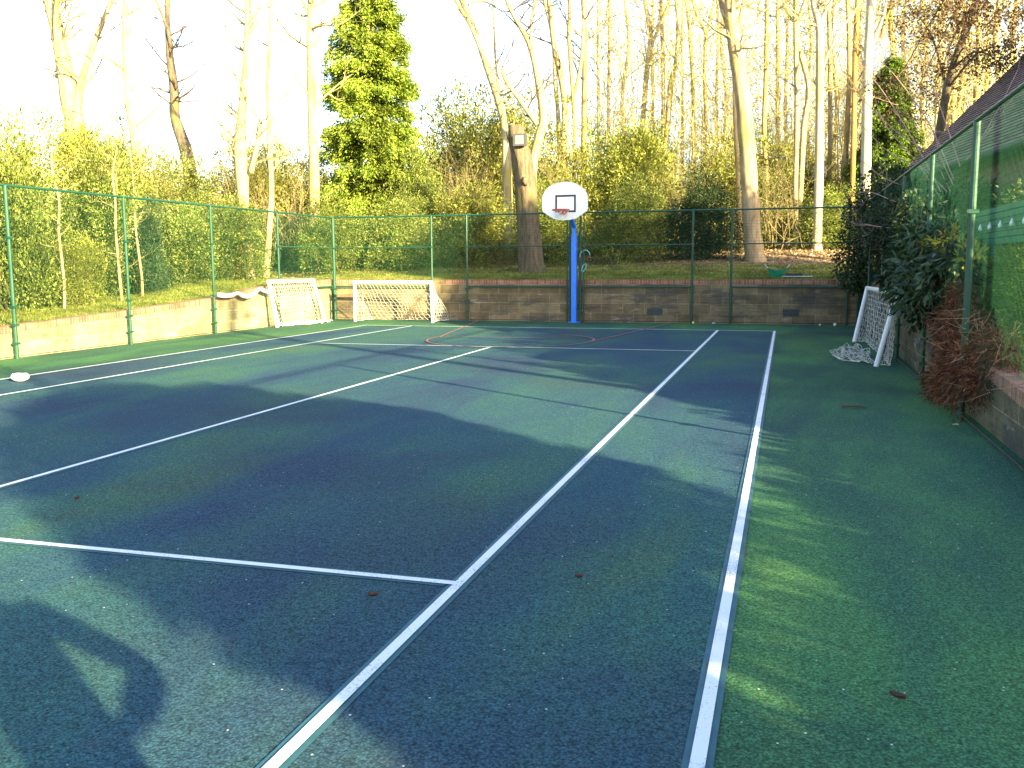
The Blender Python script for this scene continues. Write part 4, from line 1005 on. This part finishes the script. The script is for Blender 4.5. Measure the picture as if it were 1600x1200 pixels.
# ------------------------------------------------------------------ litter and grass on the banks
def litter():
    rng = np.random.default_rng(12); n = 26000
    x = rng.uniform(-15, 14, n); y = 3.1+rng.random(n)**1.3*17; z = np.array([hg(a, b) for a, b in zip(x, y)])
    keep = rng.random(n) < np.clip((y-3)/5+.12+(x > 3)*.35, 0, 1); x, y, z = x[keep], y[keep], z[keep]
    C = np.stack([x, y, z+.015], 1); D = unit(len(C), rng)*np.array([1, 1, .25])
    M_ = m_leaf('fallen_leaf', (.12, .06, .03), (.30, .19, .10), (.55, .44, .30), trans=.1)
    tag(link_mesh('leaf_litter', np_mesh('leaf_litter', leaves(C, D, .09, .055, rng, .3), 4, M_)), 'brown fallen leaves strewn over the bank behind the far wall', 'leaf litter', kind='stuff')
    n = 90000; x = np.concatenate([rng.uniform(-10.6, WL-.22, n//2), rng.uniform(-9, 8, n//2)]); y = np.concatenate([rng.uniform(-17, 3, n//2), 3.0+rng.random(n//2)**1.6*5])
    z = np.array([hg(a, b) for a, b in zip(x, y)]); C = np.stack([x, y, z+.03], 1); D = unit(n, rng)*.6+np.array([0, 0, 1.1])
    G_ = m_leaf('grass_blade', (.12, .16, .02), (.24, .27, .05), (.42, .40, .12), trans=.4)
    tag(link_mesh('grass', np_mesh('grass', leaves(C, D, .085, .010, rng, .1), 4, G_)), 'short mossy grass on top of the banks behind the walls', 'grass', kind='stuff')
litter()
def thicket():
    rng = random.Random(44); mb = MB()
    for i in range(330):
        px = rng.uniform(915, 1600); Y = rng.uniform(17, 32); p = at(px, 400, Y); gz = hg(p.x, Y)
        H = rng.uniform(4, 13); q = Vector((p.x, Y, gz-.1)); d = Vector((rng.gauss(0, .08), rng.gauss(0, .05), 1)); pts = [q]; n = 6
        for k in range(n): d = (d+Vector((rng.gauss(0, .07), rng.gauss(0, .07), 0))).normalized(); pts.append(pts[-1]+d*H/n)
        r = rng.uniform(.02, .045); mb.tube(pts, [r*(1-.12*k) for k in range(n+1)], 4, False)
        for k in range(7):
            twig_mesh(mb, pts[rng.randint(1, n)], (rng.gauss(0, 1), rng.gauss(0, 1), rng.uniform(0, 1)), rng.uniform(1, 3.2), .014, rng, 2, 3)
    tag(mb.build('distant_thicket', m_plain('yellowish_twigs', (.44, .38, .20), .9, .3, .7, spec=.1)), 'tangle of fine bare saplings and twigs deep in the wood', 'thicket', kind='stuff')
    rng = np.random.default_rng(45); n = 170000
    px = rng.uniform(915, 1600, n); Y = rng.uniform(17, 36, n); C = np.empty((n, 3))
    for i in range(n):
        p = at(px[i], 400-rng.random()**1.15*400, Y[i]); C[i] = (p.x, p.y, max(p.z, hg(p.x, p.y)))
    k = np.array([noise.noise(Vector(c*.45))+.32 > rng.random()*.6 for c in C]); C = C[k]
    tag(link_mesh('distant_leaves', np_mesh('distant_leaves', leaves(C, unit(len(C), rng), .11, .05, rng), 4, m_leaf('far_yellow_leaf', (.22, .20, .05), (.40, .37, .09), (.52, .45, .14)))), 'thin yellowish foliage hanging between the far trunks', 'foliage', kind='stuff')
thicket()

# ------------------------------------------------------------------ unseen shrubs, hedge and trees added on the right, shaped to shade the court
sh = [('o', 12.0, -12.0, 4.0, 6.6, 4.9, 'unseen broad shrub added on the right to shade the far court'),
      ('g', 12.6, -30.25, 3.6, 6.0, 5.2, 'unseen wide shrub added behind the camera on the right to shade the near court')]  # both shrubs unseen, placed as shade casters
shrub('added_shade_tree', 'unseen tall dense tree added behind the house to shade the far hedges', (15.5, -8, .2),
      [(15.5, -8.3, 7.4, 1.8, 2.4, 2.4), (15.4, -6.4, 7.0, 1.6, 2.0, 2.2), (15.6, -9.6, 6.2, 1.5, 1.4, 2.0)], 15000, 3, .17, .09, LEAF_GREEN, 132, cat='tree', spr=.12)  # unseen crown added high enough to shade the lower far hedges
shrub('added_shade_tree', 'unseen rounded tree added beside the house gable to shade the far bank', (15.5, -1.5, .2),
      [(15.5, -3.4, 6.4, 1.8, 2.0, 1.7), (15.6, -.8, 6.2, 1.8, 2.2, 1.7), (15.4, 1.2, 5.8, 1.5, 1.4, 1.7)], 13000, 3, .17, .09, LEAF_GREEN, 133, cat='tree', spr=.12)  # another unseen crown, added to shade the bank and trunk feet
hl_ = []  # unseen hedge, its heights shaped to the edge of the court shade
for k in range(24):
    y = -26.6+k*.46; top = float(np.interp(y, [-27, -26, -22.5, -20.5, -19, -17.8, -16.8, -16], [2.2, 1.9, 1.9, 1.95, 1.95, 2.2, 2.75, 3.3])); top += .07*math.sin(k*2.3)+.19
    hl_.append((12.0+.1*math.sin(k*1.9), y, .25+top/2-.05, .6, .55, top/2-.22+.05)); hl_.append((12.0, y+.2, top-.42, .5, .45, .42))
shrub('hedge_plant', 'unseen long low hedge added on the right to shade the surround', (12.0, -21, .2), hl_, 16000, 3, .12, .06, LEAF_GREEN, 131, spr=.06, nst=24)
shrub('added_shade_tree', 'unseen round headed tree added to shade the middle of the court', (12.2, -23.6, .2),
      [(12.2, -22.8, 3.45, .9, 1.15, 1.1), (12.2, -25.6, 3.6, .9, 1.1, 1.25), (12.2, -24.4, 4.4, .9, 1.9, .85), (12.2, -23.8, 3.1, .7, 1.3, .8), (12.2, -25.6, 2.75, .6, .85, .5), (12.2, -24.6, 2.9, .6, .85, .5)], 17000, 3, .13, .07, LEAF_GREEN, 130, cat='tree', spr=.08)  # unseen crown; lobes set to block sun and leave the lit gaps
for i, (k, x, y, a, b_, h_, lab) in enumerate(sh):
    put_bush(i, 'evergreen_bush', lab, x, y, a, b_, h_-.3, group=None, rz=0, z=.3, protos=GREENS[k])
def world_tree(x, y, h, r, seed, label):
    rng = random.Random(seed); o = empty('bare_tree', (x, y, hg(x, y)), label, 'tree', 'bare trees outside the frame'); pts = [(Vector((0, 0, -.2)), r*1.3)]; d = Vector((0, 0, 1))
    for i in range(8): d = (d+Vector((rng.gauss(0, .07), rng.gauss(0, .07), .1))).normalized(); pts.append((pts[-1][0]+d*h/8, r*(1-.1*i)))
    c = cr(pts, 4); MB().tube([p for p, _ in c], [q for _, q in c], 10).build('trunk', BARK_PALE, o, True); tw = MB()
    for k in range(12): twig_mesh(tw, c[rng.randint(12, len(c)-1)][0], (rng.gauss(0, 1), rng.gauss(0, 1), rng.uniform(.1, 1)), rng.uniform(1.5, 3.6), r*.3, rng, 2, 3)
    tag(tw.build('twigs', TWIG_M, o), kind='stuff')
for i, (x, y) in enumerate(((18, -21.5), (24, -33))):
    world_tree(x, y, 13, .16, 200+i, 'bare tree outside the frame on the sunny side of the court')

# ------------------------------------------------------------------ the person beside the camera whose shadow falls across the court
def person():
    ox, oy = 6.37, -23.46; root = empty('person', (ox, oy, 0), 'person in dark jacket and jeans just out of frame, hand on hip', 'person', rz=math.atan2(.8, .6)*1.0)
    # local frame: +Y is the way they face, +X their right-hand side
    root.rotation_euler = (0, 0, RAD(54.6))
    def skin(name, verts, edges, radii, mat, rootv=0, lev=2):
        me = bpy.data.meshes.new(name); me.from_pydata(verts, edges, []); o = bpy.data.objects.new(name, me); COL.objects.link(o); o.parent = root
        m = o.modifiers.new('skin', 'SKIN'); sv = me.skin_vertices[0] if len(me.skin_vertices) else None
        if sv is None:
            bm = bmesh.new(); bm.from_mesh(me); bm.verts.layers.skin.verify(); bm.to_mesh(me); bm.free(); sv = me.skin_vertices[0]
        for i, r in enumerate(radii):
            sv.data[i].radius = r if hasattr(r, '__len__') else (r, r); sv.data[i].use_root = (i == rootv)
        m.use_smooth_shade = True; sb = o.modifiers.new('sub', 'SUBSURF'); sb.levels = lev; sb.render_levels = lev; me.materials.append(mat); return o
    SKIN = m_plain('skin', (.50, .30, .21), .55, .06, 8); JK = m_plain('dark_jacket', (.03, .035, .05), .85, .2, 10); JE = m_plain('denim', (.05, .075, .13), .9, .2, 30)
    # body: pelvis, spine, neck, head, arms, legs as one surface
    V = [(0, 0, .95), (0, 0, 1.12), (0, .01, 1.30), (0, 0, 1.43), (0, .01, 1.50), (0, .03, 1.58), (0, .03, 1.68),
         (.17, 0, 1.42), (.40, -.06, 1.17), (.21, .07, 1.02), (.15, .12, .99),
         (-.17, 0, 1.42), (-.27, .03, 1.16), (-.31, .16, .95), (-.32, .20, .86),
         (.09, 0, .88), (.12, .02, .50), (.13, 0, .10), (.14, .14, .03), (-.09, 0, .88), (-.12, .02, .50), (-.13, 0, .10), (-.14, .14, .03)]
    E = [(0, 1), (1, 2), (2, 3), (3, 4), (4, 5), (5, 6), (3, 7), (7, 8), (8, 9), (9, 10), (3, 11), (11, 12), (12, 13), (13, 14), (0, 15), (15, 16), (16, 17), (17, 18), (0, 19), (19, 20), (20, 21), (21, 22)]
    Rr = [(.16, .12), (.14, .11), (.16, .12), (.13, .10), (.055, .055), (.085, .10), (.075, .09), .065, .045, .035, .03, .065, .045, .035, .03, .09, .06, .045, .04, .09, .06, .045, .04]
    skin('body', V, E, Rr, SKIN)
    skin('jacket', [(0, 0, .86), (0, 0, 1.0), (0, .01, 1.30), (0, 0, 1.44), (.18, 0, 1.43), (.41, -.065, 1.17), (.23, .06, 1.035), (-.18, 0, 1.43), (-.275, .03, 1.16), (-.315, .15, .97)],
         [(0, 1), (1, 2), (2, 3), (3, 4), (4, 5), (5, 6), (3, 7), (7, 8), (8, 9)], [(.19, .14), (.18, .14), (.19, .15), (.15, .12), .082, .062, .052, .082, .062, .052], JK)
    for s_ in (1, -1):
        skin('trouser_leg', [(s_*.09, 0, .92), (s_*.12, .02, .50), (s_*.13, 0, .08)], [(0, 1), (1, 2)], [.115, .082, .075], JE)
        skin('shoe', [(s_*.13, -.03, .055), (s_*.135, .10, .05), (s_*.14, .19, .045)], [(0, 1), (1, 2)], [.05, .052, .042], DARK_M)
    skin('hair', [(0, -.02, 1.62), (0, -.01, 1.70), (0, .03, 1.73)], [(0, 1), (1, 2)], [.09, .105, .09], m_plain('brown_hair', (.06, .035, .02), .8, .3, 40))
    for s_ in (1, -1):
        skin('ear', [(s_*.088, .03, 1.60), (s_*.095, .02, 1.64)], [(0, 1)], [.012, .014], SKIN, 0, 1)
        skin('eye', [(s_*.032, .118, 1.645), (s_*.032, .122, 1.645)], [(0, 1)], [.010, .009], WHITE_M, 0, 1)
    skin('nose', [(0, .12, 1.64), (0, .145, 1.605)], [(0, 1)], [.010, .015], SKIN, 0, 1)
    skin('mouth', [(-.022, .118, 1.568), (.022, .118, 1.568)], [(0, 1)], [.006, .006], m_plain('lips', (.38, .14, .12), .5), 0, 1)
    for hx, hy, hz, sx, dz in ((.15, .12, .985, -1, -.4), (-.32, .20, .85, 1, -1)):
        for k in range(4):
            b_ = Vector((hx+(k-1.5)*.018, hy+.015, hz-.01)); d = Vector((sx*.55 if dz > -.9 else 0, .35, dz)).normalized(); l = (.072, .082, .078, .062)[k]
            skin('finger', [tuple(b_), tuple(b_+d*l*.5), tuple(b_+d*l+Vector((0, -.012, 0)))], [(0, 1), (1, 2)], [.0095, .0088, .0075], SKIN, 0, 1)
        b_ = Vector((hx-sx*.02, hy+.01, hz+.01)); skin('thumb', [tuple(b_), tuple(b_+Vector((.0, .035, -.02))), tuple(b_+Vector((.0, .06, -.045)))], [(0, 1), (1, 2)], [.012, .010, .009], SKIN, 0, 1)
person()

# twiggy bare shrubs and saplings that break up the hedges
def twig_shrub(label, px, py, Y, w_, h_, n, seed, mat=TWIG_M):
    rng = random.Random(seed); b = at(px, py, Y); gz = hg(b.x, Y); o = empty('bare_shrub', (b.x, Y, gz), label, 'shrub', 'twiggy bare shrubs'); mb = MB()
    for i in range(n):
        d = Vector((rng.gauss(0, w_*.32), rng.gauss(0, w_*.25), h_)).normalized()
        twig_mesh(mb, (rng.gauss(0, w_*.18), rng.gauss(0, w_*.12), rng.uniform(0, .3*h_)), d, h_*rng.uniform(.5, .85), .016, rng, 2, 3)
    tag(mb.build('stems', mat, o), kind='stuff')
for i, a in enumerate((('twiggy bare shrub between the slim paired trunks and the straight trunk left of the conifer', 450, 420, 6.5, 2.4, 4.0, 26),
    ('twiggy bare shrub behind the dark crooked trunk', 345, 420, 5.5, 2.6, 4.2, 26), ('twiggy bare shrub beyond the second left fence bay', 240, 420, 0.5, 2.0, 3.8, 18),
    ('twiggy bare shrub in front of the lime rhododendrons left of the leaning trunk', 1060, 400, 11.5, 2.4, 3.8, 20), ('twiggy bare shrub beside the base of the conifer', 690, 400, 10.5, 2.2, 4.0, 20),
    ('twiggy bare shrub behind the fence right of the leaning trunk', 1215, 390, 12.0, 2.0, 3.4, 18), ('twiggy bare shrub between the sawn off trunk and the backboard', 850, 400, 10.6, 2.2, 4.4, 18),
    ('twiggy bare shrub left of the sawn off trunk', 745, 400, 10.0, 2.0, 4.0, 18))):
    twig_shrub(a[0], a[1], a[2], a[3], a[4], a[5], a[6], 300+i)
for i, (px, w_, X, lab) in enumerate(((98, 9, -9.5, 'thin bare sapling between the two nearest left fence posts'), (190, 8, -9.6, 'thin bare sapling just left of the second left fence post'), (222, 8, -9.9, 'slanting thin sapling just right of the second left fence post'))):
    b = atX(px, 450, X); z = hg(X, b.y); o = empty('sapling', (X, b.y, z), lab, 'sapling'); rng = random.Random(400+i); pts = [(Vector((0, 0, -.1)), .035)]
    for k in range(6): pts.append((pts[-1][0]+Vector((rng.gauss(0, .05), rng.gauss(.02, .06), .62)), .035*(1-.11*k)))
    c = cr(pts, 4); MB().tube([p for p, _ in c], [r for _, r in c], 8).build('trunk', BARK_PALE, o, True); tw = MB()
    for k in range(10): twig_mesh(tw, c[rng.randint(5, len(c)-1)][0], (rng.gauss(0, 1), rng.gauss(0, 1), .6), rng.uniform(.5, 1.2), .010, rng, 1, 3)
    tag(tw.build('twigs', TWIG_M, o), kind='stuff')
